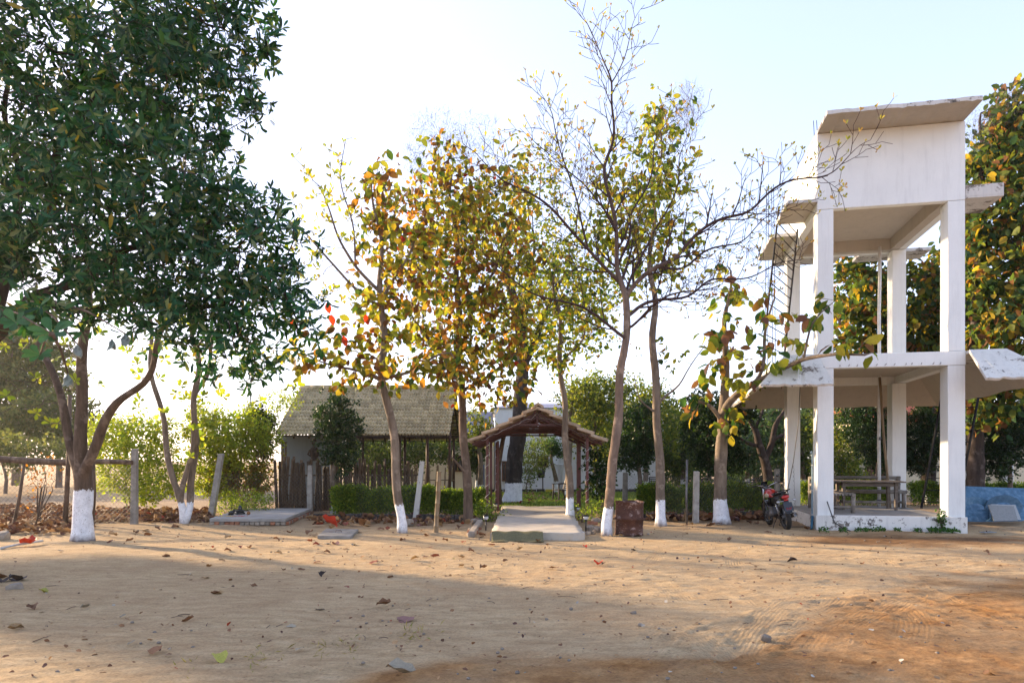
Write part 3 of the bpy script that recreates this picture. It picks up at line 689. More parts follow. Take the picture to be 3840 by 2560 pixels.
# ---------------------------------------------------------------- tiled pavilion
def tile_mesh(L, W, mat, name='roof_tile'):
    prof = [(-.5,.0),(-.44,.045),(-.34,.055),(-.25,.01),(-.02,.0),(.06,.035),(.16,.035),(.24,.0),(.5,.0)]; th = .032; m = MB(); n = len(prof)
    T0 = [Vector((x*W,0,z+th)) for x, z in prof]; T1 = [Vector((x*W,L,z+th)) for x, z in prof]; B0 = [Vector((x*W,0,z-.008)) for x, z in prof]
    m.add(T0+T1, [(i, i+1, n+i+1, n+i) for i in range(n-1)]); m.add(T0+B0, [(i+1, i, n+i, n+i+1) for i in range(n-1)])
    m.add([T0[0], T1[0], T1[0]-Vector((0,0,.02)), B0[0]], [(0,1,2,3)]); m.add([T0[-1], T1[-1], T1[-1]-Vector((0,0,.02)), B0[-1]], [(3,2,1,0)])
    return m.mesh(name, mat), m
def tiled_slope(root, p0, p1, up, rows, cols, mat, stuff_from=999, lift=.03, jit=.010, tilt=.15):
    """p0->p1 along the eave, up = vector from eave to ridge"""
    p0, p1, up = Vector(p0), Vector(p1), Vector(up); ex = (p1-p0).normalized(); ey = up.normalized(); ez = ex.cross(ey)
    if ez.z < 0: ez = -ez
    W = (p1-p0).length/cols; L = up.length/rows; me, proto = tile_mesh(L*1.18, W*.985, mat); st = MB(); fl = ex.cross(ey).dot(ez)
    for j in range(rows):
        for i in range(cols):
            q = p0+ex*(W*(i+.5)+(random.uniform(-1,1)*jit))+ey*(L*j+random.uniform(-1,1)*jit*1.6)+ez*(lift+random.uniform(0,jit))
            a = random.gauss(0, .02); X = (ex*math.cos(a)+ey*math.sin(a)); Y = ez.cross(X)*(1 if fl > 0 else -1); Z = (ez+ey*tilt).normalized()
            Y = (Y-Z*Y.dot(Z)).normalized()
            Mx = Matrix(((X.x,Y.x,Z.x,0),(X.y,Y.y,Z.y,0),(X.z,Y.z,Z.z,0),(0,0,0,1)))
            if j >= stuff_from:
                b = len(st.v); T = Matrix.Translation(q) @ Mx; st.v += [tuple(T @ Vector(v)) for v in proto.v]; st.f += [[b+k for k in f] for f in proto.f]; st.m += proto.m; st.sm += proto.sm
            else: link('roof_tile', me, root, mw=Matrix.Translation(q-root.location) @ Mx)
    if st.v: st.build('roof_tiles', mat, root, True, kind='stuff')
hx0, hx1, he, hr, hb = -8.35, -2.2, 24.0, 27.0, 30.0; hz0, hz1 = 2.5, 4.45
pv = thing('pavilion', 'open garden pavilion with a mossy tiled gable roof behind the bamboo screen', 'pavilion', (-5.2, 24.3, 0))
tiled_slope(pv, (hx0,he,hz0), (hx1,he,hz0), (0,3,1.95), 14, 27, M['tile'], 11)
tiled_slope(pv, (hx1,hb,hz0), (hx0,hb,hz0), (0,-3,1.95), 14, 27, M['tile'], 0)
for k in range(15):
    m = MB(); x = hx0+.2+k*.42; m.tube([(x-.22,hr,hz1+.06), (x+.24,hr,hz1+.07)], [.13,.10], 8); m.build('ridge_tile', M['tile'], pv, True)
M['rafter'] = basic('dark_timber', (.07,.05,.035), (.035,.025,.02), 6, .8, stretch=(6,1,1))
for k in range(12):
    x = hx0+.12+k*(hx1-hx0-.24)/11
    m = MB(); m.bar((x,he+.04,hz0-.06), (x,hr,hz1-.06), .05, .07); m.bar((x,hb-.04,hz0-.06), (x,hr+.01,hz1-.06), .05, .07); m.build('rafter', M['rafter'], pv, True)
m = MB()
for k in range(13):
    f = k/13; y = he+3*f; z = hz0+1.95*f-.01
    m.bar((hx0,y,z), (hx1,y,z), .04, .03); m.bar((hx0,hb-3*f,z), (hx1,hb-3*f,z), .04, .03)
m.build('batten', M['rafter'], pv, True, kind='stuff')
for y in (he+.5, hb-.5): m = MB(); m.bar((hx0,y,hz0+.16), (hx1,y,hz0+.16), .09, .12); m.build('wall_plate', M['rafter'], pv, True)
for x, y in ((-3.05,24.6),(-4.05,24.6),(-2.35,25.8),(-2.5,29.3),(-4.6,29.3),(-6.4,29.3)):
    m = MB(); m.tube([(x,y,-.05), (x,y,hz0+.2)], .055, 8); m.build('post', M['brown'], pv, True)
M['bluewall'] = plaster('blue_grey_plaster', (.20,.24,.26), .4); m = MB(); m.box((-7.35,24.75,1.28), (2.0,.16,2.56)); m.box((-8.27,27.2,1.28), (.16,4.8,2.56)); m.build('wall', M['bluewall'], pv, True)
# little dark figurine ornament on the wall
m = MB(); m.lathe([(.16,0),(.17,.05),(.12,.1),(.15,.22),(.17,.34),(.13,.46),(.06,.52),(.05,.56),(.09,.62),(.10,.70),(.07,.77),(.02,.80)], 10, Matrix.Translation((-7.05,24.35,1.62)))
for s in (-1, 1): m.tube([(-7.05+s*.15,24.35,2.02), (-7.05+s*.22,24.33,1.86), (-7.05+s*.08,24.28,1.78)], [.04,.035,.03], 7)
props(m.build('garden_figure', M['darkbark'], None), 'dark seated figure ornament standing before the blue-grey pavilion wall', 'ornament')
# bamboo screen
def bamboo_mesh(h, r_, mat):
    m = MB(); pts = []; rr = []; z = 0
    while z < h:
        for dz, k in ((0,1.0),(.012,1.16),(.03,1.0)):
            if z+dz < h: pts.append((random.uniform(-.004,.004),0,z+dz)); rr.append(r_*k*(1-.12*z/h))
        z += random.uniform(.2, .28)
    pts.append((0,0,h)); rr.append(r_*.86); m.tube(pts, rr, 7); return m.mesh('bamboo_pole', mat)
bs = thing('bamboo_screen', 'brown bamboo pole screen fence leaning in front of the tiled pavilion', 'fence', gp(1110, 1915))
bm_ = [bamboo_mesh(1.72, .052, M['bamboodark']), bamboo_mesh(1.66, .045, M['bamboodark']), bamboo_mesh(1.5, .05, M['bamboodark'])]
def bpole(px, top, D, lean, k, h=None):
    p = at(px, 0, D); ht = CH+(HY-top)/FPX*D
    link('bamboo_pole', bm_[k], bs, loc=(p.x-bs.location.x, D-bs.location.y, -.03), rot=(random.uniform(-.02,.02), lean, random.uniform(0,6)), scale=(1,1,(ht+.03)/(1.72,1.66,1.5)[k]))
for i in range(18): bpole(1040+i*9.6+random.uniform(-2,2), 1712+random.uniform(-6,22)+i*.6, 22.2+random.uniform(-.05,.05), .07-.002*i, i % 3)
for i in range(15): bpole(1213+i*9.6+random.uniform(-2,2), 1722+random.uniform(-10,30), 22.4+random.uniform(-.05,.05), random.uniform(-.02,.03), i % 3)
for i in range(17): bpole(1357+i*12+random.uniform(-3,3), 1738+random.uniform(-20,25), 22.7+random.uniform(-.1,.1), random.uniform(-.03,.03), i % 3)
for z in (.5, 1.15): m = MB(); m.tube([(-7.6,22.28,z), (-3.0,22.82,z)], .025, 6); m.build('cross_rail', M['bamboodark'], bs, True)
# low rear bamboo picket
bm2 = [bamboo_mesh(1.0, .03, M['bamboo'])]; b2 = thing('bamboo_picket', 'low bamboo picket fence between the pavilion posts, furthest back', 'fence', (-3.4, 26, 0))
for i in range(24): link('bamboo_pole', bm2[0], b2, loc=(-1.1+i*.095,0,-.02), rot=(0, random.uniform(-.12,.12), 0), scale=(1,1,random.uniform(1.25,1.55)))
m = MB(); m.tube([(-4.6,26.03,.9), (-2.2,26.03,.9)], .02, 6); m.build('cross_rail', M['bamboo'], b2, True)
# ---------------------------------------------------------------- entrance arbour
gy0, gy1 = 19.4, 23.6
ga = thing('entrance_arbour', 'maroon steel entrance arbour with a tiled gable roof over the path', 'arbour', (.55, gy0, 0))
xl, xr, xm = -.70, 2.14, .72; ez_, rz_ = 2.28, 3.02
posts = [(xl,gy0),(xr,gy0),(xl+.16,gy1),(xr+.13,gy1),(xl+.24,22.4),(xr-.05,21.6),(xl+.04,21.4),(xr+.1,22.6)]
for x, y in posts: m = MB(); m.bar((x,y,-.05), (x,y,ez_), .075, .075, (0,1,0)); m.build('post', M['maroon'], ga, True, .004)
for y in (gy0, 20.8, 22.2, gy1):
    m = MB(); zo = .0
    m.bar((xl-.42,y,ez_-.20), (xm,y,rz_-.05), .05, .07); m.bar((xm,y+.001,rz_-.052), (xr+.42,y+.001,ez_-.20), .05, .07)
    m.bar((xl+.9,y,2.64), (xr-.9,y,2.64), .045, .06); m.bar((xl,y+.06,2.30), (xm,y+.06,2.86), .04, .05); m.bar((xm,y+.061,2.86), (xr,y+.061,2.30), .04, .05)
    m.bar((xm,y-.002,2.66), (xm,y-.002,rz_-.1), .05, .05); m.build('truss', M['maroon'], ga, True)
for y in (gy0+2.2, gy1): m = MB(); m.bar((xl+.5,y-.08,2.5), (xr-.5,y-.08,2.5), .04, .05); m.build('tie_bar', M['maroon'], ga, True)
sl_ = Vector((xm-(xl-.45), 0, rz_-ez_+.22))
nb = 5
for s in (-1, 1):
    for k in range(nb+1):
        f = .04+.92*k/nb; x = xm+s*(xm-xl+.42)*(1-f); z = ez_-.15+(rz_-ez_+.17)*f
        m = MB(); m.bar((x,gy0-.35,z), (x,gy1+.2,z), .035, .045); m.build('purlin', M['maroon'], ga, True)
tiled_slope(ga, (xl-.5,gy1+.3,ez_-.17), (xl-.5,gy0-.42,ez_-.17), (sl_.x+.04,0,sl_.z), 5, 20, M['tilegate'], lift=.05, jit=.006, tilt=.19)
tiled_slope(ga, (xr+.5,gy0-.42,ez_-.17), (xr+.5,gy1+.3,ez_-.17), (-sl_.x-.04,0,sl_.z), 5, 20, M['tilegate'], lift=.05, jit=.006, tilt=.19)
# undersides of tiles between purlins are real tiles seen from below; ridge caps
def ridgecap():
    m = MB(); L = .42; p = [(-.16,-.02),(-.15,.03),(0,.13),(.15,.03),(.16,-.02),(.10,-.02),(0,.06),(-.10,-.02)]
    m.prism([(x,0,z) for x, z in p], (0,L,0)); return m.mesh('ridge_cap', M['tilegate'])
rc = ridgecap()
for k in range(12): link('ridge_cap', rc, ga, loc=(xm-ga.location.x+random.uniform(-.01,.01), gy0-.42+k*.39-ga.location.y, rz_+.10+(k % 2)*.006), rot=(random.uniform(-.02,.05),0,random.uniform(-.03,.03)))
# string of lights: white wire wound round the posts
for x, y in posts[:4]:
    m = MB(); m.tube([(x+.062*math.cos(t*1.9+x)*(1+.1*math.sin(t*3)), y+.062*math.sin(t*1.9+x), .12+t*.085) for t in np.linspace(0, 24, 150)], .006, 4); m.build('light_string', M['string'], ga, True)
for y, x0_, x1_ in ((gy0-.05, xl-.2, xm), (gy0-.05, xm, xr+.3)):
    m = MB(); m.tube([(x0_+(x1_-x0_)*t, y, ez_-.05+(rz_-ez_)*(t if x0_ < xm-.1 else 1-t)-.07*abs(math.sin(t*13))-.03*math.sin(t*29)) for t in np.linspace(0, 1, 60)], .005, 4); m.build('light_string', M['string'], ga, True)
# path slab
M['path'] = basic('path_concrete', (.54,.49,.41), (.38,.33,.27), 2.2, .85, .2, c3=(.60,.49,.37), bump=.5, bs=14, bd=.02)
def sheet(name, quad, nx, ny, z0, amp, mat, th=.1, seed=3):
    q = [Vector(p) for p in quad]; V = []; 
    for j in range(ny+1):
        for i in range(nx+1):
            u = i/nx; v = j/ny; p = q[0].lerp(q[1], u).lerp(q[3].lerp(q[2], u), v); e = (i in (0, nx) or j in (0, ny))
            if e: p = p+Vector((random.uniform(-.03,.03), random.uniform(-.04,.04), 0))
            z = z0+(float(fbm(np.array([p.x*1.7]), np.array([p.y*1.7]), 3, seed)[0])*amp); V.append(Vector((p.x, p.y, z)))
    n = nx+1; m = MB(); m.add(V, [(j*n+i, j*n+i+1, (j+1)*n+i+1, (j+1)*n+i) for j in range(ny) for i in range(nx)], True)
    ring = [i for i in range(n)]+[j*n+nx for j in range(1, ny+1)]+[ny*n+i for i in range(nx-1, -1, -1)]+[j*n for j in range(ny-1, 0, -1)]
    k = len(m.v); m.v += [(V[i].x+random.uniform(-.02,.02), V[i].y, V[i].z-th) for i in ring]; L = len(ring)
    for a in range(L): m.f.append([ring[(a+1) % L], ring[a], k+a, k+(a+1) % L]); m.m.append(0); m.sm.append(False)
    return m.build(name, mat, None)
props(sheet('path', [gp(1842,2022), gp(2192,2024), gp(2128,1912), gp(1885,1912)], 14, 60, .14, .035, M['path'], .22), kind='structure')
# ---------------------------------------------------------------- lawn
gr = basic('lawn_green', (.22,.29,.07), (.14,.20,.05), 3, .9, .1, c3=(.30,.34,.11), bump=.8, bs=60, bd=.03)
props(sheet('lawn', [(-2.6,22.6,0), (9.5,22.8,0), (13,34.5,0), (-3.8,34.5,0)], 20, 20, .075, .02, gr, .15), kind='structure')
n = 26000; P = np.stack([U(-2.5, 9.5, n), U(22.9, 34, n), np.full(n, .06)], 1); c_, _ = pick([(.24,.33,.08,3),(.32,.36,.11,2),(.16,.25,.06,2)], n)
props(link('lawn_grass', leaves_mesh('lawn_grass', 'tiny', P, RG.normal(size=(n,3))*.5+np.array([0,0,1.]), RG.normal(size=(n,3)), U(.05,.10,n), c_, M['leaf'])), 'short green lawn grass beyond the entrance arbour', 'grass', kind='stuff')
kb = thing('lawn_kerb', 'low dark and yellow kerb of blocks at the far end of the lawn', 'kerb', (3, 34.2, 0)); M['yellow'] = basic('yellow_paint', (.62,.5,.05), (.45,.36,.04), 9)
for i in range(34):
    m = MB(); x = -3.6+i*.42; m.box((x,34.2+random.uniform(-.02,.02),.13), (.39,.16,random.uniform(.16,.22)), Matrix.Rotation(random.uniform(-.05,.05), 3, 'Z')); m.build('kerb_block', M['yellow'] if i in (3,4,5,13,14,19,26,27) else M['edging'], kb, True, .01)
# ---------------------------------------------------------------- white house behind
M['house'] = plaster('house_white', (.72,.73,.72), .25); M['cream'] = plaster('house_cream', (.70,.60,.42), .25)
M['glass'] = basic('dark_window', (.02,.025,.03), None, 5, .12, .6, bump=0); M['frame'] = basic('brown_frame', (.16,.07,.04), None, 6, .6)
M['slate'] = basic('blue_roof_sheet', (.22,.23,.30), (.15,.16,.22), 3, .7); M['bluedoor'] = basic('blue_door', (.03,.16,.42), (.02,.11,.3), 4, .5)
def window(root, x, y, z, w_, h_, mat='frame'):
    f = MB(); t = .07
    for c, s in (((x,y,z+h_/2),(w_+t,.08,t)), ((x,y,z-h_/2),(w_+t,.08,t)), ((x-w_/2,y,z),(t,.078,h_-t)), ((x+w_/2,y,z),(t,.078,h_-t)), ((x,y,z),(.05,.07,h_-t))): f.box(c, s)
    o = f.build('window', M[mat], root, True); g = MB(); g.box((x,y+.03,z), (w_-.01,.02,h_-.01)); g.build('pane', M['glass'], o, True)
hs = thing('white_house', 'white plastered two-storey house standing beyond the lawn', 'house', (2.5, 36, 0))
m = MB(); m.box((1.05,38,2.1), (3.9,4,4.4)); m.build('wall', M['house'], hs, True)
m = MB(); m.box((5.6,39.4,2.1), (5.19,5,4.4)); m.build('side_wall', M['house'], hs, True)
m = MB(); m.box((3.3,39,4.36), (8.9,5.9,.12)); m.build('roof_slab', M['house'], hs, True)
m = MB(); m.hexa([(-1.1,35.9,4.43),(8.2,35.9,4.43),(8.2,42,4.43),(-1.1,42,4.43)], [(.0,38.9,4.9),(7.2,38.9,4.9),(7.2,39.1,4.9),(.0,39.1,4.9)]); m.build('roof', M['slate'], hs, True)
window(hs, 1.62, 35.96, 1.6, .5, .52); window(hs, 1.62, 35.96, 3.2, .34, .5); window(hs, -.35, 35.96, 1.1, .3, 1.0); window(hs, 5.0, 36.86, 3.2, .8, .9)
for x in (.95, 2.45, 2.62): m = MB(); m.tube([(x,35.93,.05),(x,35.93,3.9 if x > 2 else 2.6)], .035, 7); m.build('drain_pipe', M['house'], hs, True)
m = MB(); m.tube([(2.0,35.93,1.45),(2.9,35.93,1.45)], .03, 7); m.build('drain_pipe', M['house'], hs, True)
a = MB(); a.box((4.45,36.72,2.05), (.62,.28,.42)); a = a.build('air_conditioner', M['alu'], None); props(a, 'outdoor air conditioner unit high on the white house wall', 'air conditioner')
m = MB(); m.lathe([(.13,-.15),(.15,-.15),(.15,-.17),(.02,-.17)], 14, Matrix.Translation((4.45,36.57,2.05)) @ Matrix.Rotation(PI/2, 4, 'X') @ Matrix.Translation((0,0,.16))); m.build('fan_grille', M['black'], a)
hl = thing('cream_annexe', 'low cream annexe with a blue door left of the white house', 'house', (-3.5, 36.3, 0))
m = MB(); m.box((-3.55,38.3,1.5), (5.2,4,3.0)); m.build('wall', M['cream'], hl, True)
m = MB(); m.hexa([(-6.4,35.9,3.0),(-.97,35.9,3.0),(-.97,41,3.0),(-6.4,41,3.0)], [(-6.0,38.3,4.4),(-1.1,38.3,4.4),(-1.1,38.5,4.4),(-6.0,38.5,4.4)]); m.build('roof', M['slate'], hl, True)
m = MB(); m.box((-1.62,36.27,.72), (.3,.06,1.44)); m.build('door', M['bluedoor'], hl, True); window(hl, -2.9, 36.27, 1.5, .7, .8)
# right-hand building behind the trees
hr_ = thing('red_tiled_house', 'cream house with a red tiled eave behind the trees right of the tower', 'house', (20, 33, 0))
m = MB(); m.box((22,35,1.75), (11,4,3.5)); m.build('wall', M['cream'], hr_, True)
m = MB(); m.box((17.6,32.93,1.1), (.9,.1,1.9)); m.build('door', M['frame'], hr_, True)
M['redtile'] = basic('red_tile', (.42,.11,.05), (.30,.08,.04), 7, .8, stretch=(6,1,1)); rt = tile_mesh(.46, .30, M['redtile'])[0]
for j in range(3):
    for i in range(36): link('roof_tile', rt, hr_, loc=(16.6+i*.3-20, 32.2+j*.37-33, 3.42+j*.15), rot=(.38,0,0))
m = MB(); m.box((23.6,32.5,2.6), (.32,.32,5.2)); m.build('pillar', M['house'], hr_, True); m = MB(); m.box((21.8,32.5,2.1), (.3,.3,4.2)); m.build('pillar', M['house'], hr_, True)
m = MB(); m.hexa([(16.3,33.3,3.85),(27.6,33.3,3.85),(27.6,37,3.85),(16.3,37,3.85)], [(16.3,35,4.6),(27.6,35,4.6),(27.6,35.2,4.6),(16.3,35.2,4.6)]); m.build('roof', M['redtile'], hr_, True)
# distant lattice mast
lm = thing('lattice_mast', 'thin distant steel lattice mast seen past the left edge of the tower', 'mast', at(2888,0,48).xy.to_3d()); p = at(2888,0,48)
for k, (dx, dy) in enumerate(((-.35,-.35),(.35,-.35),(.35,.35),(-.35,.35))):
    m = MB(); m.tube([(p.x+dx,48+dy,0),(p.x+dx*.5,48+dy*.5,21)], .022, 4); m.build('leg', M['metalblk'], lm, True)
for s in ((-.35,-.35,.35,-.35),(.35,.35,-.35,.35)):
    m = MB(); pts = []
    for k in range(29): f = 1-.5*k/28; x = s[0] if k % 2 else s[2]; y = s[1] if k % 2 else s[3]; pts.append((p.x+x*f,48+y*f,k*.75))
    m.tube(pts, .011, 3); m.build('bracing', M['metalblk'], lm, True)
# ---------------------------------------------------------------- fences
def postmesh(mb, base, top, w0, w1, mat=None):
    b = Vector(base); t = Vector(top); q = [(-1,-1),(1,-1),(1,1),(-1,1)]
    mb.hexa([b+Vector((x*w0/2,y*w0/2,0)) for x, y in q], [t+Vector((x*w1/2,y*w1/2,random.uniform(-.015,.015))) for x, y in q]); return mb
def meshwire(a, b, z0, z1, cell, r_, sag=.02, irregular=0):
    a, b = Vector(a), Vector(b); L = (b-a).length; e = (b-a).normalized(); H = z1-z0; m = MB(); n = int((L+H)/cell); nn = Vector((-e.y, e.x, 0))
    for i in range(n):
        for s in (1, -1):
            pts = []; x = i*cell-(H if s > 0 else 0); k = int(H/(cell/2))
            for j in range(k+1):
                z = j*cell/2; xx = x+s*z+(H-H if s > 0 else 0)
                if 0 <= xx <= L: pts.append(a+e*(xx+random.uniform(-1,1)*irregular)+Vector((0,0,z0+z+random.uniform(-1,1)*irregular*.5))+nn*(sag*math.sin(xx*1.7+z)))
            if len(pts) > 1: m.tube(pts, r_, 3, False)
    return m
fl_ = thing('wire_fence', 'chain-link fence with a crooked log rail at the far left', 'fence', gp(500, 1968))
m = MB(); postmesh(m, gp(503,1968)-Vector((0,0,.2)), at(506,1683,17.2), .15, .12); m.build('concrete_post', M['conc'], fl_, True, .01)
rail = [at(-260,1712,16.6), at(-60,1716,16.8), at(110,1728,16.9), at(260,1734,17.0), at(400,1730,17.0), at(500,1733,17.15)]
m = MB(); m.tube(rail, [.09,.085,.08,.075,.065,.06], 9, wob=.1); m.build('log_rail', M['bark'], fl_, True)
for (x0_, y0_, x1_, y1_, r_) in ((243,1975,262,1480,.06),(48,1978,92,1735,.045),(128,1950,170,1815,.02),(345,1975,350,1720,.055)):
    D = 16.8; p = at(x0_,0,D); m = MB(); q = at(x1_,y1_,D); m.tube([(p.x,D,-.1), ((p.x+q.x)/2+.03,D,q.z*.5), q], [r_, r_*.85, r_*.7], 7, wob=.1); m.build('stake', M['bark'], fl_, True)
meshwire(at(-300,0,16.9).xy.to_3d(), at(500,0,17.1).xy.to_3d(), .05, 1.5, .11, .0028, .03).build('wire_mesh', M['wire'], fl_, True, kind='stuff')
fm_ = thing('wire_fence', 'sagging chain-link fence on leaning concrete posts before the bamboo screen', 'fence', gp(1160, 1925))
for (bx, by, tx, ty, w_, mt) in ((790,1935,830,1700,.17,'conc'),(1162,1925,1164,1745,.16,'conc')):
    D = gp(bx, by).y; m = MB(); postmesh(m, gp(bx,by)-Vector((0,0,.1)), at(tx,ty,D), w_, w_*.85); m.build('concrete_post', M[mt], fm_, True, .012)
D = 18.6; m = MB(); postmesh(m, at(1558,0,D).xy.to_3d(), at(1584,1728,D), .15, .12); m.build('concrete_post', plaster('flaking_white_post', (.5,.5,.47), .6, 1.6), fm_, True, .01)
meshwire(at(800,0,21).xy.to_3d(), gp(1162,1925), .05, 1.25, .12, .003, .05).build('wire_mesh', M['wire'], fm_, True, kind='stuff')
meshwire(gp(1162,1925), at(1575,0,18.6).xy.to_3d(), .05, 1.3, .12, .003, .05).build('wire_mesh', M['wire'], fm_, True, kind='stuff')
fr_ = thing('wire_fence', 'chain-link fence on concrete posts between the arbour and the tower', 'fence', gp(2608, 1955))
for (bx, by, tx, ty, w_) in ((2343,1905,2345,1772,.17),(2608,1957,2612,1767,.15),(2912,1925,2914,1758,.15)):
    D = gp(bx, by).y; m = MB(); postmesh(m, gp(bx,by)-Vector((0,0,.1)), at(tx,ty,D), w_, w_*.9); m.build('concrete_post', M['conc'], fr_, True, .012)
meshwire(gp(2343,1905), gp(2608,1950), .05, 1.2, .12, .0028, .03).build('wire_mesh', M['wire'], fr_, True, kind='stuff')
meshwire(gp(2608,1950), gp(2912,1925), .05, 1.2, .12, .0028, .03).build('wire_mesh', M['wire'], fr_, True, kind='stuff')
meshwire(gp(2912,1925), TP(.2,3.55,0), .2, 1.5, .13, .0045, .04, .012).build('wire_mesh', M['wire'], fr_, True, kind='stuff')
p = gp(2575,1962); m = MB(); m.tube([p, at(2574,1850,p.y), at(2577,1722,p.y)], .03, 8); props(m.build('thin_pole', M['alu'], None), 'slim grey metal pole standing before the hedge, left of the thicker concrete post', 'pole')
p = gp(1634,2003); me = bamboo_mesh(1.42, .055, M['bamboo']); o = link('bamboo_stake', me, None, loc=(p.x,p.y,-.03), rot=(0,.055,.3)); props(o, 'short pale bamboo stake upright in the dirt before the hedge', 'stake')
m = MB(); m.lathe([(.19,-.02),(.13,.03),(.06,.045),(.0,.05)], 12, Matrix.Translation(p)); props(m.build('earth_mound', bpy.data.materials['dirt'], None), kind='structure')
# ---------------------------------------------------------------- hedge edging blocks
def edging(label, pts, n, gone=()):
    P = [gp(*q) for q in pts]; r_ = thing('edging_blocks', label, 'edging', P[0]); L = sum((b-a).length for a, b in zip(P[:-1], P[1:])); 
    for i in range(n):
        t = (i+.5)/n*L
        for a, b in zip(P[:-1], P[1:]):
            d = (b-a).length
            if t <= d: q = a.lerp(b, t/d); e = (b-a).normalized(); break
            t -= d
        m = MB(); h = random.uniform(.16,.21); R = Matrix.Rotation(math.atan2(e.y, e.x)+random.uniform(-.06,.06), 3, 'Z') @ Matrix.Rotation(random.uniform(-.06,.06), 3, 'Y')
        m.box((q.x,q.y,h/2-.03), (L/n*.92, .12, h), R); m.build('edging_block', M['edging'], r_, True, .015)
edging('row of dark edging blocks at the foot of the hedge left of the arbour', [(1175,1948),(1400,1946),(1740,1952)], 34)
edging('row of dark edging blocks under the hedge between drum and motorcycle', [(2395,1948),(2650,1942),(2890,1934)], 30)
# ---------------------------------------------------------------- trees
AUT = [(.27,.28,.04,4),(.44,.34,.05,3),(.17,.21,.035,3),(.36,.17,.04,2.6),(.16,.075,.035,2),(.42,.05,.02,.07),(.06,.12,.03,1)]
AUTG = [(.25,.29,.035,4),(.38,.34,.04,2.5),(.14,.20,.03,4),(.28,.16,.04,.8),(.05,.12,.04,1)]
YG = [(.30,.38,.04,4),(.38,.40,.05,2),(.20,.30,.04,2)]
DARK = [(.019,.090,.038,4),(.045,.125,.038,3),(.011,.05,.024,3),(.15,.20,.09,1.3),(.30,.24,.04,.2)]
FIC = [(.015,.042,.014,4),(.028,.065,.02,3),(.06,.10,.03,1)]
TEAK = [(.16,.22,.04,3),(.26,.29,.045,2.5),(.40,.33,.045,2),(.20,.10,.08,1.6),(.05,.12,.04,2),(.34,.17,.04,.8)]
TEAKR = [(.08,.13,.035,4),(.16,.19,.035,2.5),(.36,.26,.035,1.6),(.24,.11,.04,1.3),(.04,.09,.04,1.5)]
HED = [(.17,.27,.04,3),(.28,.36,.05,2),(.10,.18,.03,2)]
FAR = [(.09,.14,.05,3),(.14,.18,.05,2),(.05,.09,.04,2)]
def panicles(root, lobes, per=1):
    """grey seed sprays above a crown: fine stalks carrying dots"""
    A = lobe_points(lobes); n = len(A); org = np.array(root.location); V = []; T = []
    d = unit(RG.normal(size=(n, 3))*.6+np.array([0, 0, .7])); L = U(.12, .3, n)[:, None]; s = unit(np.cross(d, RG.normal(size=(n, 3))))*.0035
    V = np.stack([A-s, A+s, A+d*L], 1).reshape(-1, 3); T = np.arange(n*3).reshape(-1, 3)
    q = A+d*L*U(.3, 1, n)[:, None]; r_ = U(.006, .014, n)[:, None]
    a = RG.normal(size=(n, 3)); b = unit(np.cross(a, d)); c = unit(np.cross(b, d)); Q = np.stack([q-b*r_, q+b*r_, q+c*r_*1.5], 1).reshape(-1, 3)
    P = np.concatenate([V, Q])-org; T = np.arange(len(P)).reshape(-1, 3)
    link('seed_spray', npmesh('seed_spray', P, T, M['spray']), root)['kind'] = 'stuff'
M['spray'] = basic('seed_spray', (.22,.19,.20), (.14,.11,.11), 5, .9, bump=0)
# big dark tree, foot just outside the left edge
t = tree('broadleaf_tree', 'huge dark green tree whose dense crown fills the upper left corner',
  [[(-120,2161,9.5,.26),(-110,1700,9.5,.23),(-90,1300,9.5,.17),(40,1000,9.9,.08),(180,760,9.9,.06),(250,540,9.8,.05),(330,360,9.6,.042),(480,180,9.4,.035),(640,60,9.2,.025)],
   [(-90,1300,9.5,.10),(200,1080,9.4,.06),(480,950,9.2,.045),(760,880,9.1,.03)], [(-90,1250,9.5,.08),(150,1130,9.2,.05),(420,1150,9.1,.04),(700,1130,9,.03),(950,1120,9,.02)],
   [(250,540,9.8,.04),(420,560,9.5,.03),(600,520,9.2,.02)], [(-90,1200,9.5,.14),(-250,800,9.8,.1),(-300,400,10,.07)], [(40,1000,9.9,.05),(60,640,9.7,.04),(40,300,9.5,.03)]],
  [(250,220,600,480,9,2.0,620),(690,230,270,420,8.6,1.4,420),(620,820,430,360,8.7,1.6,620),(930,960,220,300,8.8,1.1,330),(1085,1130,150,150,8.9,.7,120),(930,1310,150,170,8.9,.8,170),(760,1230,170,140,8.8,.8,130),(1130,1190,140,110,8.9,.6,60),(860,90,150,260,8.7,1.0,170),
   (280,820,450,270,8.9,1.6,420),(650,1130,320,150,8.6,1.1,230),(-350,500,480,700,9.8,2.4,420),(150,1180,240,60,8.2,.8,60)],
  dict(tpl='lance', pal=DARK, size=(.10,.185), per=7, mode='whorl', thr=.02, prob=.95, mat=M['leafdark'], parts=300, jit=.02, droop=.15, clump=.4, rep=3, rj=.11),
  M['darkbark'], step=.19, infl=1.5, kill=.27, up=.0, r0=.0065, iters=60)
